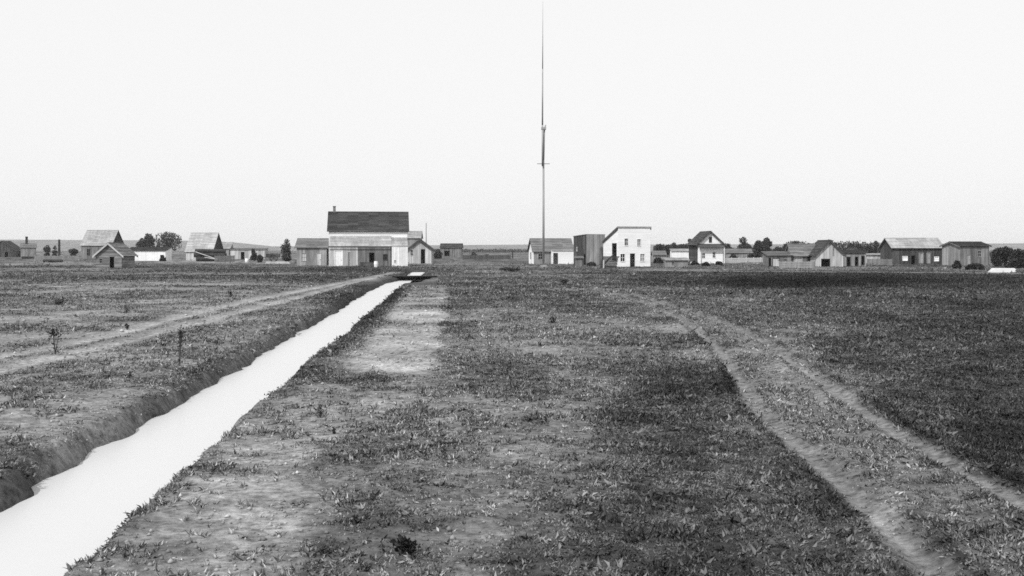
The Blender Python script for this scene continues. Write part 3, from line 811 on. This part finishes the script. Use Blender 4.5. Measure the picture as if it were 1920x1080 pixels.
simple('barn', 'small gabled barn of pale upright boards with a dark opening', 'barn', 1530, 1581, 500, 476, 451, 'ridge_y', M['pale'], M['roof_dark'], D=6, ops=[('f', 1548, 500, 17, 485, 'open', None, M['dark']), ('f', 1563, 480, 5, 462, 'door', M['grey'])], over=.35)
simple('shed', 'dark open-fronted board shed right of the small barn', 'shed', 1584, 1624, 499, 474, 469, 'lean', M['grey'], M['roof_dark'], D=4, ops=[('f', 1591, 499, 8, 481, 'open', None, M['dark']), ('f', 1606, 499, 7, 481, 'open', None, M['dark']), ('f', 1618, 497, 7, 479, 'open', None, M['dark'])])
simple('shed', 'low pale boarded box of a shed left of the long pale-roofed house', 'shed', 1625, 1664, 494, 478, 476, 'lean', M['pale'], M['roof_light'], D=3.5, rz=6)
r, k = simple('house', 'long dark-walled house with a wide pale roof near the right edge', 'house', 1674, 1768, 496, 464, 447, 'ridge_x', M['dark'], M['roof_light'], D=6.5,
       ops=[('f', 1697, 489, 10, 480, 'window', M['white'], M['white']), ('f', 1712, 496, 9, 478, 'open', None, M['dark']), ('f', 1727, 494, 9, 474, 'door', M['grey'], M['grey']), ('f', 1741, 494, 7, 474, 'door', M['grey'], M['grey']), ('f', 1756, 490, 9, 481, 'window', M['white'], M['white'])], over=.35)
block(r, 5.7, 1.0, 2.2, 4.0, zof(470, 496), zof(459, 496), 'lean', M['brown'], M['roof_dark'], [('f', 1.6, 0, .8, 1.8, 'open', None, M['palepost'])])
simple('house', 'grey board house with a dark flat roof edge near the right edge', 'house', 1799, 1856, 498, 461, 454, 'ridge_x', M['brown'], M['roof_dark'], D=6, rz=6, over=.3,
       ops=[('f', 1837, 482, 8, 469, 'window', None, M['grey']), ('f', 1816, 498, 9, 477, 'door', M['grey'])], sides={'l': M['grey']})
# white planks
X, Y = G(1878, 511)
root = thing('plank_stack', 'long low stack of white boards lying in the grass at the right edge', 'planks', (X, Y, 0), -4)
for q in range(4):
    mb = MB(); mb.box(-1.35 + .1 * q, 1.4 - .12 * (q % 2), -.5, .5 - .08 * q, .12 * q + .02, .12 * q + .13); mb.build('board', M['white'], root)

# ---- left odds and ends: posts, cart, piles
X, Y = G(111, 480); mb = MB(); mb.tube((0, 0, -.2), (0, 0, zof(449, 480)), .55, .45, 8)
o = mb.build('post', M['post']); o.location = (X, Y, 0); tag(o, 'thick dark post standing alone left of the pale-roofed plank house', 'post')
X, Y = G(961, 484); mb = MB(); mb.tube((0, 0, -.2), (0, 0, zof(469, 484)), .22, .18, 6)
o = mb.build('post', M['post']); o.location = (X, Y, 0); tag(o, 'short dark post far off on the plain left of the flagpole', 'post')

def logs(label, px0, px1, by, n, rad, m, rz, cat='logs', name='log_pile'):
    k = mpp(by); X, Y = G((px0 + px1) / 2, by); L = (px1 - px0) * k
    root = thing(name, label, cat, (X, Y, 0), rz)
    c = 0; lay = 0; rem = n
    while rem > 0:
        row = min(rem, max(1, 4 - lay))
        for i in range(row):
            mb = MB(); yy = (i - (row - 1) / 2) * rad * 2.05; zz = rad + lay * rad * 1.75
            a = random.uniform(-.08, .08) * L
            mb.tube((-L / 2 + a, yy, zz), (L / 2 + a * .5, yy + random.uniform(-.1, .1), zz), rad, rad * .85, 8); mb.build('log', m, root)
        rem -= row; lay += 1
    return root
r = logs('dark heap of logs with two pale poles leaning on it before the tall pale house', 370, 424, 490, 9, .5, M['post'], 4)
for (a, b_) in (((-3.2, -1.6, 2.1), (2.6, -2.0, .1)), ((-1.2, -1.8, .9), (3.2, -2.2, .2))):
    mb = MB(); mb.tube(a, b_, .11, .09, 6); mb.build('leaning_pole', M['palepost'], r)
logs('single dark log lying in the grass near the left edge', 84, 118, 492, 1, .32, M['post'], 3, 'log', 'log')
logs('two dark logs lying before the small pale hut', 44, 66, 485, 2, .35, M['post'], 2, 'logs')

def cart():
    by = 491; X, Y = G(512, by)
    root = thing('cart', 'dark two-wheeled cart standing in the yard left of the low board shed', 'cart', (X, Y, 0), 6)
    mb = MB(); mb.box(-1.4, 1.4, -.7, .7, .95, 1.05)
    mb.build('bed', M['dark'], root)
    for yy in (-.7, .7):
        mb = MB(); mb.box(-1.4, 1.4, yy - .03, yy + .03, 1.053, 1.75); mb.build('side_board', M['dark'], root)
    mb = MB()
    for yy in (-.45, .45): mb.tube((-1.4, yy, 1.0), (-3.6, yy, .5), .06, .05, 6)
    mb.build('shafts', M['dark'], root)
    for yy in (-.92, .92):
        mb = MB(); N = 16
        for i in range(N):
            t0 = 2 * math.pi * i / N; t1 = 2 * math.pi * (i + 1) / N
            q = []
            for dy in (-.05, .05):
                for (t, r_) in ((t0, .86), (t1, .86), (t1, .76), (t0, .76)): q.append((.1 + r_ * math.cos(t), yy + dy, .86 + r_ * math.sin(t)))
            mb.hexa(q)
        wv = mb.build('wheel', M['dark'], root)
        m2 = MB()
        for i in range(8):
            t = 2 * math.pi * i / 8; m2.tube((.1, yy, .86), (.1 + .78 * math.cos(t), yy, .86 + .78 * math.sin(t)), .04, .035, 5)
        m2.tube((.1, yy - .1, .86), (.1, yy + .1, .86), .12, .12, 8); m2.build('spokes', M['dark'], wv)
cart()
mb = MB(); X, Y = G(463, 492); mb.tube((0, 0, 0), (0, 0, .4), .34, .42, 12); mb.tube((0, 0, .4), (0, 0, .8), .42, .34, 12)
o = mb.build('barrel', M['white']); o.location = (X, Y, 0); tag(o, 'white barrel standing in the open yard left of the dark cart', 'barrel')

# ---- the plank culvert across the ditch
def culvert():
    cx = -DIR * DAM + .9
    root = thing('plank_bridge', 'low dark plank bridge crossing the far end of the ditch', 'bridge', (cx, DAM, 0), 3)
    n_ = 10
    for i in range(n_):
        mb = MB(); y0 = -.75 + i * .27; mb.box(-5.75, -1.55, y0, y0 + .25, .03, .10 + random.uniform(0, .012)); mb.build('plank', M['wet'], root)
    for i in range(3):
        mb = MB(); mb.box(-5.7, -1.6, -.3, -.16, -.9 + i * .31, -.605 + i * .31); mb.build('bulkhead_board', M['wet'], root)
    for x in (-5.5, -3.6, -1.8):
        mb = MB(); mb.tube((x, -.55, -1.0), (x, -.55, .025), .1, .1, 8); mb.build('pile', M['wet'], root)
culvert()

# ------------------------------------------------------------------ plants
def leaf_mesh(name, pos, siz, dirs, tone, wid=0.35, curl=0.25):
    """diamond leaves: pos (n,3) bases, dirs (n,3) unit, siz (n), tone (n)"""
    n_ = len(pos)
    up = rng.normal(size=(n_, 3)); side = np.cross(dirs, up); side /= np.linalg.norm(side, axis=1, keepdims=True) + 1e-9
    nr = np.cross(side, dirs)
    s = siz[:, None]
    a = pos; c = pos + dirs * s - nr * s * curl
    mid = pos + dirs * s * 0.5 + nr * s * 0.06
    b_ = mid + side * s * wid * .5; d = mid - side * s * wid * .5
    V = np.stack([a, b_, c, d], 1).reshape(-1, 3).astype(np.float32)
    me = bpy.data.meshes.new(name)
    me.vertices.add(n_ * 4); me.vertices.foreach_set('co', V.ravel())
    base = np.arange(n_)[:, None] * 4
    tri = np.concatenate([base + np.array([[0, 1, 2]]), base + np.array([[0, 2, 3]])], 1).reshape(-1).astype(np.int32)
    me.loops.add(len(tri)); me.loops.foreach_set('vertex_index', tri)
    me.polygons.add(len(tri) // 3); me.polygons.foreach_set('loop_start', np.arange(0, len(tri), 3, dtype=np.int32))
    at = me.attributes.new('tone', 'FLOAT', 'POINT'); at.data.foreach_set('value', np.repeat(tone, 4).astype(np.float32))
    me.update(calc_edges=True); me.validate()
    return me

def scatter(d0, d1, per_m2, seed, half=0.56):
    r = np.random.default_rng(seed)
    area = half * (d1 ** 2 - d0 ** 2)
    n_ = int(area * per_m2)
    Y = np.sqrt(r.uniform(d0 ** 2, d1 ** 2, n_)); X = r.uniform(-half, half, n_) * Y
    return X, Y

def make_grass():
    P, Sz, Dr, To = [], [], [], []
    for (d0, d1, den, nl, ls, seed) in ((7.0, 15, 430, 8, .026, 1), (15, 27, 200, 7, .034, 2), (27, 55, 66, 5, .050, 3), (55, 110, 15, 4, .080, 4), (110, 240, 3.2, 4, .105, 5)):
        X, Y = scatter(d0, d1, den, seed)
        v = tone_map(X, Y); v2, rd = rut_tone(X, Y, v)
        s = ditch_s(X, Y)
        lush = 1 - sst(70, 150, v2)                  # dark = rank growth, pale = bare dirt
        clus = .45 * fbm(X * .42, Y * .42, 62, 3) + .55 * fbm(X * 2.1, Y * 2.1, 61, 3)
        p = (0.22 + 0.78 * lush) * sst(0.34, 0.54, clus + .16 * lush)
        rd = rd * (.65 + .9 * noise2(X * 2.3, Y * 2.3, 77))
        p = p * (1 - .6 * sst(118, 140, v2)) * (1 - .93 * sst(115, 235, Y))
        p = np.where(rd < 1.0, p * 0.35 * rd, p)
        bad = ((s > -5.1) & (s < -3.15) & (Y < 144)) | ((s > -6.2) & (s < -.7) & (np.abs(Y - 93) < 14))
        p = np.where((((s > -5.62) & (s < -5.08)) | (np.abs(s + 3.02) < .12)) & (Y < 156), np.maximum(p, .85), p)
        keep = (rng.random(len(X)) < p) & ~bad
        X, Y, v, lush, s = X[keep], Y[keep], v2[keep], lush[keep], s[keep]
        n_ = len(X)
        Z = ground_z(X, Y)
        bankm = (((s > -5.62) & (s < -5.08)) | (np.abs(s + 3.02) < .12)) & (Y < 156)
        cs = rng.uniform(.6, 1.5, n_) * (0.55 + 0.7 * lush) * np.where(bankm, .9, 1)
        big = rng.random(n_) < .10
        cs *= np.where(big, rng.uniform(1.3, 2.1, n_), 1)
        ct = rng.lognormal(-.04, .55, n_) * np.where(big, 1.35, 1) * (.2 + 1.6 * noise2(X * 6.5, Y * 6.5, 55)) * (.7 + .6 * noise2(X * 2, Y * 2, 56)) * np.where(rng.random(n_) < .45 * (1 - lush), .38, 1)
        az = rng.uniform(0, 2 * np.pi, (n_, nl)); el = rng.uniform(.05, .95, (n_, nl))
        dirs = np.stack([np.cos(az) * np.cos(el), np.sin(az) * np.cos(el), np.sin(el)], -1)
        rad = rng.uniform(0, ls * 1.3, (n_, nl)) * cs[:, None]
        a2 = rng.uniform(0, 2 * np.pi, (n_, nl))
        pos = np.stack([X[:, None] + rad * np.cos(a2), Y[:, None] + rad * np.sin(a2), np.repeat(Z[:, None] - .008, nl, 1)], -1)
        sz = ls * cs[:, None] * rng.uniform(.6, 1.3, (n_, nl))
        tn = albedo(v)[:, None] * np.minimum(ct[:, None] * rng.lognormal(0.12, .38, (n_, nl)) * 1.25, 2.7)
        P.append(pos.reshape(-1, 3)); Sz.append(sz.ravel()); Dr.append(dirs.reshape(-1, 3)); To.append(np.clip(tn.ravel(), .006, .5))
    P = np.concatenate(P); Sz = np.concatenate(Sz); Dr = np.concatenate(Dr); To = np.concatenate(To)
    me = leaf_mesh('low_weeds', P, Sz, Dr, To, .36, .3)
    tag(link('low_weeds', me, M['leaf']), kind='stuff')
    # thin grass blades and dead stems standing in uneven drifts among the weeds
    P2, S2, D2, T2 = [], [], [], []
    for (d0, d1, den, nl, ls, seed) in ((7.0, 15, 190, 9, .052, 11), (15, 30, 90, 8, .060, 12), (30, 70, 22, 5, .080, 13)):
        X, Y = scatter(d0, d1, den, seed)
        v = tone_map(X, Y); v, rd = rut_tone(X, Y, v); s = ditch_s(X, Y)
        drift = .6 * fbm(X * .35, Y * .35, 121, 3) + .4 * fbm(X * 1.7, Y * 1.7, 122, 2)
        keep = (rng.random(len(X)) < sst(.46, .62, drift) * np.where(v > 125, .22, 1) * np.where(rd < 1, .12, 1)) & ~((s > -5.2) & (s < -3.12) & (Y < 144))
        X, Y, v = X[keep], Y[keep], v[keep]; n_ = len(X); Z = ground_z(X, Y)
        dry = rng.random((n_, nl)) < .4
        az = rng.uniform(0, 2 * np.pi, (n_, nl)); el = rng.uniform(.25, 1.35, (n_, nl))
        dirs = np.stack([np.cos(az) * np.cos(el), np.sin(az) * np.cos(el), np.sin(el)], -1)
        a2 = rng.uniform(0, 2 * np.pi, (n_, nl)); rad = rng.uniform(0, ls * .5, (n_, nl))
        pos = np.stack([X[:, None] + rad * np.cos(a2), Y[:, None] + rad * np.sin(a2), np.repeat(Z[:, None] - .008, nl, 1)], -1)
        tn = albedo(v)[:, None] * np.where(dry, 2.3, .75) * rng.lognormal(0, .3, (n_, nl))
        P2.append(pos.reshape(-1, 3)); S2.append((ls * np.minimum(rng.lognormal(-.1, .4, (n_, nl)), 1.8)).ravel()); D2.append(dirs.reshape(-1, 3)); T2.append(np.clip(tn.ravel(), .006, .5))
    me = leaf_mesh('grass', np.concatenate(P2), np.concatenate(S2), np.concatenate(D2), np.concatenate(T2), .085, .35)
    tag(link('grass', me, M['leaf']), kind='stuff')
    # clods of turned earth on the bare ground
    r = np.random.default_rng(9)
    Xs, Ys, Ss = [], [], []
    for d0, d1, den, sz in ((7, 16, 75, .020), (16, 32, 22, .032), (32, 70, 3.5, .055)):
        X, Y = scatter(d0, d1, den, int(d0) + 40)
        v = tone_map(X, Y); s = ditch_s(X, Y)
        keep = (r.random(len(X)) < sst(85, 140, v) * sst(.35, .6, fbm(X * 1.1, Y * 1.1, 131, 3))) & ~((s > -5.2) & (s < -2.95))
        X, Y = X[keep], Y[keep]
        Xs.append(X); Ys.append(Y); Ss.append(sz * np.minimum(r.lognormal(-.15, .45, len(X)), 1.7))
    X = np.concatenate(Xs); Y = np.concatenate(Ys); sz = np.concatenate(Ss); n_ = len(X)
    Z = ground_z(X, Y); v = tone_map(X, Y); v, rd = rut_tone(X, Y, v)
    O = np.array([[1, 0, 0], [0, 1, 0], [-1, 0, 0], [0, -1, 0], [0, 0, 1], [0, 0, -1]], float)
    V = O[None] * sz[:, None, None] * r.uniform(.55, 1.35, (n_, 6, 3)) ; V[:, :, 2] *= .75
    ra = r.uniform(0, 6.28, n_); c_, s_ = np.cos(ra)[:, None], np.sin(ra)[:, None]
    vx = V[:, :, 0] * c_ - V[:, :, 1] * s_; vy = V[:, :, 0] * s_ + V[:, :, 1] * c_
    V = np.stack([vx + X[:, None], vy + Y[:, None], V[:, :, 2] + Z[:, None] + sz[:, None] * .25], -1).reshape(-1, 3)
    tr = np.array([[0, 1, 4], [1, 2, 4], [2, 3, 4], [3, 0, 4], [1, 0, 5], [2, 1, 5], [3, 2, 5], [0, 3, 5]])
    T = (np.arange(n_)[:, None, None] * 6 + tr[None]).reshape(-1).astype(np.int32)
    me = bpy.data.meshes.new('clods'); me.vertices.add(len(V)); me.vertices.foreach_set('co', V.astype(np.float32).ravel())
    me.loops.add(len(T)); me.loops.foreach_set('vertex_index', T); me.polygons.add(len(T) // 3)
    me.polygons.foreach_set('loop_start', np.arange(0, len(T), 3, dtype=np.int32))
    at = me.attributes.new('tone', 'FLOAT', 'POINT'); at.data.foreach_set('value', np.repeat(albedo(v) * r.lognormal(0, .25, n_), 6).astype(np.float32))
    me.update(calc_edges=True)
    tag(link('clods', me, M['leaf']), kind='stuff')
    print('leaves', len(P), sum(map(len, P2)), 'clods', n_)
make_grass()

def rank_growth(name, X, Y, hgt, nl, tone, seed):
    pass

def tree(label, px, by, top_y, half_px, val=.05, group=None, leaf=None, name='tree', cat='tree', lobes=7, low=.18):
    k = mpp(by); X, Y = G(px, by); H = zof(top_y, by); Rr = half_px * k
    root = thing(name, label, cat, (X, Y, 0), 0, group)
    r = np.random.default_rng(int(px * 7 + by))
    if name == 'bush': lobes = max(lobes, int(H / Rr * 4.6))
    # crown: lobes filled with leaf clumps
    hc = H * (1 - low)
    L = []
    for i in range(lobes):
        a = r.uniform(0, 2 * np.pi); q = r.uniform(.15, .62 if name == 'tree' else .75) * Rr
        zc = H * low + hc * (r.uniform(.28, .72) if name == 'tree' else r.uniform(.08, .45 if H < 2 * Rr else .75)); rr = min(Rr * r.uniform(.45, .66), (H - zc) * 1.0)
        L.append((q * math.cos(a), q * math.sin(a) * .8, zc, rr))
    L.append((r.uniform(-.15, .15) * Rr, 0, H - min(Rr * .5, hc * .45), min(Rr * .5, hc * .45)))
    ls = leaf or max(.18, min(.5, Rr * .2))
    tot = sum(q[3] ** 2 for q in L)
    P, T, Sx = [], [], []
    for (cx, cy, cz, rr) in L:
        n_ = int(80 + 1300 * rr ** 2 / tot)
        d = r.normal(size=(n_, 3)); d /= np.linalg.norm(d, axis=1, keepdims=True)
        rad = rr * r.uniform(.45, 1.0, n_) ** .6
        d2 = d * rad[:, None]; d2[:, 2] *= .85
        P.append(d2 + np.array([cx, cy, cz])); T.append(np.full(n_, val * r.uniform(.75, 1.3)) * r.lognormal(0, .35, n_)); Sx.append(ls * r.uniform(.6, 1.4, n_))
    P = np.concatenate(P); T = np.concatenate(T); Sx = np.concatenate(Sx)
    P[:, 2] = np.maximum(P[:, 2], .1)
    dirs = r.normal(size=P.shape); dirs /= np.linalg.norm(dirs, axis=1, keepdims=True)
    me = leaf_mesh('crown', P, Sx, dirs, np.clip(T, .01, .3), .8, .2)
    link('crown', me, M['crown'], root)
    mb = MB(); tr = max(.06, Rr * .07)
    mb.tube((0, 0, -.2), (0, 0, H * .5), tr, tr * .6, 7)
    for (cx, cy, cz, rr) in L[:5]: mb.tube((0, 0, H * (low + .08)), (cx, cy, cz), tr * .5, tr * .2, 5)
    mb.build('trunk', M['bark'], root)
    return root

# left
tree('dark round-headed tree behind the low whitewashed shed', 280, 480, 437, 13, .04)
tree('small dark tree pressed against the left of the round-headed tree', 265, 480, 446, 9, .04)
tree('broad greyer tree left of the tall pale plank house', 319, 481, 431, 25, .075, lobes=9)
tree('little dark tree between the two broader round trees', 297, 480, 453, 6, .045)
tree('tall ragged bush at the left end of the low board shed', 537, 493, 447, 10, .06, low=.03, name='bush', cat='bush')
for (px, by, ty, hw, lab) in ((88, 482, 459, 7, 'dark bush left of the thick dark post'), (103, 482, 460, 5, 'smaller dark bush touching the thick dark post'), (137, 484, 465, 8, 'dark bush just left of the pale-roofed plank house'),
    (475, 490, 466, 6, 'dark bush standing upright behind the white barrel'), (487, 492, 477, 6, 'low dark bush between white barrel and dark cart'), (305, 490, 478, 6, 'dark bush at the right end of the low whitewashed shed'),
    (822, 485, 466, 9, 'dark bush between pale gabled hut and distant dark-roofed shed'), (889, 484, 472, 7, 'bush right of the distant dark-roofed shed'),
    (915, 486, 477, 8, 'lone round black bush on the open plain'), (1234, 494, 482, 12, 'dark bush at the right foot of the white false front'), (1302, 497, 489, 8, 'low dark bush left of the gabled white house'),
    (1325, 499, 491, 7, 'low dark bush before the left window of the gabled white house'), (1348, 497, 490, 6, 'low dark bush at the right corner of the gabled white house'),
    (1375, 487, 474, 8, 'dark bush behind the left part of the white fence'), (1415, 487, 474, 14, 'long dark bush behind the right part of the white fence'),
    (1110, 499, 491, 8, 'low bush at the foot of the tall unpainted board building'),
    (1868, 500, 464, 11, 'dark bush at the right wall of the grey board house'), (1885, 502, 461, 15, 'rounded tall bush left of the darkest bushes at the right edge'), (1908, 503, 466, 16, 'black bush cut close to the right edge'),
    (1830, 506, 494, 16, 'spreading dark bush before the grey board house'), (1795, 504, 488, 9, 'dark bush left of the grey board house door'), (1925, 503, 469, 14, 'black bush cut off by the right edge')):
    tree(lab, px, by, ty, hw, .03 if px > 1200 else .045, name='bush', cat='bush', lobes=5, low=.02)
# right: the belt of trees behind the houses
belt = [(1236, 457, 13, 'leftmost tree of the belt, beside the white false front'), (1251, 458, 10, 'low tree left of the small white hut'), (1264, 454, 9, 'dark pointed tree right behind the small white hut'), (1280, 458, 10, 'flat-topped tree behind the right end of the small white hut'),
        (1294, 447, 8, 'tallest tree left of the gabled white house'), (1304, 455, 8, 'dark tree touching the left eave of the gabled white house'), (1366, 456, 9, 'small greyish tree touching the right eave of the gabled white house'),
        (1394, 444, 14, 'blocky dark tree standing alone behind the white fence'), (1424, 450, 12, 'lower left half of the double dark tree behind the white fence end'), (1438, 445, 11, 'taller right half of the double dark tree behind the white fence end'),
        (1458, 462, 9, 'low dark tree above the left end of the rambling shed'), (1476, 456, 9, 'dark tree above the middle of the rambling shed'), (1490, 451, 11, 'rounded dark tree above the rambling shed roof'), (1511, 457, 10, 'tree filling the gap between rambling shed and barn'),
        (1536, 452, 12, 'dark tree rising behind the left slope of the small barn'), (1557, 449, 12, 'dark tree rising behind the ridge of the small barn'), (1594, 457, 11, 'dark tree behind the right slope of the small barn'), (1612, 457, 11, 'dark tree above the open-fronted board shed'),
        (1630, 461, 12, 'low dark tree above the low pale box shed'), (1643, 451, 7, 'small knob-topped tree above the low pale box shed'), (1657, 459, 11, 'dark tree left of the long pale-roofed house'), (1671, 446, 7, 'narrow pointed tree touching the left end of the wide pale roof'),
        (1785, 462, 9, 'dark tree in the gap right of the wide pale roof')]
for i, (px, ty, hw, lab) in enumerate(belt):
    tree(lab, px, 481.5 + (i % 3) * .8, ty, hw, .032, 'belt of trees behind the houses', lobes=6, low=.08)
# a dark far line of wood across the middle of the plain
def yard_scrub():
    r = np.random.default_rng(33); P, S2 = [], []
    for i in range(420):
        d = r.uniform(150, 330); x = r.uniform(-.5, .5) * d; w = r.uniform(.25, 1.0); h = r.uniform(.12, .45); n_ = 9
        if -DIR * d - 6.5 < x < -DIR * d + 1.5: continue
        P.append(np.stack([x + r.normal(size=n_) * w * .6, d + r.normal(size=n_) * w * .5, r.uniform(.0, 1, n_) * h], -1)); S2.append(np.full(n_, .16 + .2 * h))
    P = np.concatenate(P); d = r.normal(size=P.shape); d /= np.linalg.norm(d, axis=1, keepdims=True)
    me = leaf_mesh('scattered_scrub', P, np.concatenate(S2), d, .06 * r.lognormal(0, .5, len(P)), .7)
    tag(link('scattered_scrub', me, M['crown']), kind='stuff')
yard_scrub()
def far_wood():
    r = np.random.default_rng(3); n_ = 5000
    X = r.uniform(-140, 60, n_); Y = 1000 + r.uniform(0, 30, n_)
    Z = r.uniform(.1, 1, n_) * (1.8 + 1.2 * fbm(X * .06, X * 0, 9, 3))
    P = np.stack([X, Y, Z], -1); d = r.normal(size=P.shape); d /= np.linalg.norm(d, axis=1, keepdims=True)
    me = leaf_mesh('scrub', P, r.uniform(.8, 1.8, n_), d, np.full(n_, .05) * r.lognormal(0, .3, n_), .8)
    tag(link('scrub', me, M['crown']), kind='stuff')
    # undergrowth along the foot of the tree belt
    n_ = 9000
    px = r.uniform(1226, 1700, n_); d_ = r.uniform(425, 445, n_); X = (px - 960) / F * d_
    top = 3.2 + 2.2 * fbm(X * .25, X * 0, 19, 3) * np.clip((px - 1222) / 20, .2, 1) - np.where((px > 1362) & (px < 1470), 1.6, 0) + np.where(px > 1475, .9, 0)
    P = np.stack([X, d_, r.uniform(0, 1, n_) ** .7 * top], -1); d = r.normal(size=P.shape); d /= np.linalg.norm(d, axis=1, keepdims=True)
    n2 = 3500
    px = r.uniform(1858, 1960, n2); d2 = r.uniform(185, 200, n2); X2 = (px - 960) / F * d2
    top = 1.3 + 1.6 * fbm(X2 * .5, X2 * 0, 29, 3)
    P2 = np.stack([X2, d2, r.uniform(0, 1, n2) ** .7 * top], -1); e2 = r.normal(size=P2.shape); e2 /= np.linalg.norm(e2, axis=1, keepdims=True)
    tag(link('thicket', leaf_mesh('thicket', P2, r.uniform(.2, .45, n2), e2, np.full(n2, .03) * r.lognormal(0, .35, n2), .8), M['crown']), kind='stuff')
    me = leaf_mesh('undergrowth', P, r.uniform(.4, .9, n_), d, np.full(n_, .032) * r.lognormal(0, .35, n_), .8)
    tag(link('undergrowth', me, M['crown']), kind='stuff')
far_wood()

# single weeds standing out of the plain
def weed(label, px, by, top_y, half_px, val=.03, stalk=True, n_=60, cat='weed', name='weed'):
    X, Y = G(px, by); k = Y / F; H = (by - top_y) * k; Rr = half_px * k
    z = gz(X, Y)
    root = thing(name, label, cat, (X, Y, z), 0)
    r = np.random.default_rng(int(px * 3 + by))
    mb = MB(); heads = []
    for i in range(3 if stalk else 5):
        tip = (r.uniform(-.6, .6) * Rr, r.uniform(-.6, .6) * Rr, H * r.uniform(.7, 1))
        mb.tube((r.uniform(-.02, .02), 0, -.02), tip, max(.006, .012 * H / .6), .004, 5); heads.append(tip)
    mb.build('stalk', M['stem'], root)
    P = []
    for i in range(n_):
        tip = heads[i % len(heads)]; t = r.uniform(.75, 1.0) if (stalk and r.random() < .62) else r.uniform(.05, 1)
        P.append((tip[0] * t + r.normal() * Rr * .3, tip[1] * t + r.normal() * Rr * .3, max(.0, tip[2] * t + r.normal() * H * .03)))
    P = np.array(P); d = r.normal(size=P.shape); d[:, 2] = np.abs(d[:, 2]); d /= np.linalg.norm(d, axis=1, keepdims=True)
    me = leaf_mesh('leaves', P, min(.3, max(.03, Rr * .5)) * r.uniform(.6, 1.3, n_), d, np.full(n_, val) * r.lognormal(0, .3, n_), .5)
    link('leaves', me, M['leaf'], root)
weed('tall dark weed with a bushy head standing beside the left cart track', 337, 686, 612, 9, .018, True, 130)
weed('thin tall weed with a dark head far left above the cart track', 103, 664, 608, 10, .018, True, 110)
weed('dark compact weed in the left field above the cart track', 237, 588, 572, 6, .02, False)
weed('small dark weed at the upper edge of the left cart track', 238, 617, 606, 7, .022, False)
weed('low wide weed in the far left field', 110, 572, 563, 10, .03, False)
weed('small weed on the left field near the far end of the cart track', 432, 557, 544, 6, .02, False)
weed('small weed between the cart track and the ditch', 405, 650, 634, 7, .03, False)
weed('little dark weed left of the ditch below the tall bushy-headed weed', 243, 712, 698, 7, .03, False)
weed('black upright weed on the pale bank right of the ditch', 600, 784, 760, 9, .02, False)
weed('small black weed just below the upright weed right of the ditch', 626, 812, 800, 8, .02, False)
weed('low black clump of weed at the bottom of the photograph', 762, 1038, 1012, 26, .018, False, 140)
weed('small dark weed on the plain below the flagpole', 1058, 534, 522, 9, .025, False)
weed('dark weed on the mid plain left of the wagon track', 1037, 606, 596, 8, .03, False)
weed('dark low growth lying on the plain left of the flagpole', 960, 509, 503, 26, .022, False, 160)
# a bent stick lying on the ground
mb = MB(); X0, Y0 = G(775, 842); pts = [(-.3, -.05), (-.14, -.1), (0, -.03), (.18, .1), (.34, .16)]
for a, b_ in zip(pts[:-1], pts[1:]): mb.tube((a[0], a[1], .02), (b_[0], b_[1], .03), .014, .014, 6)
X0, Y0 = G(810, 838); o = mb.build('stick', M['post']); o.location = (X0, Y0, gz(X0, Y0)); tag(o, 'crooked dark stick lying on the bare ground right of the ditch', 'stick')
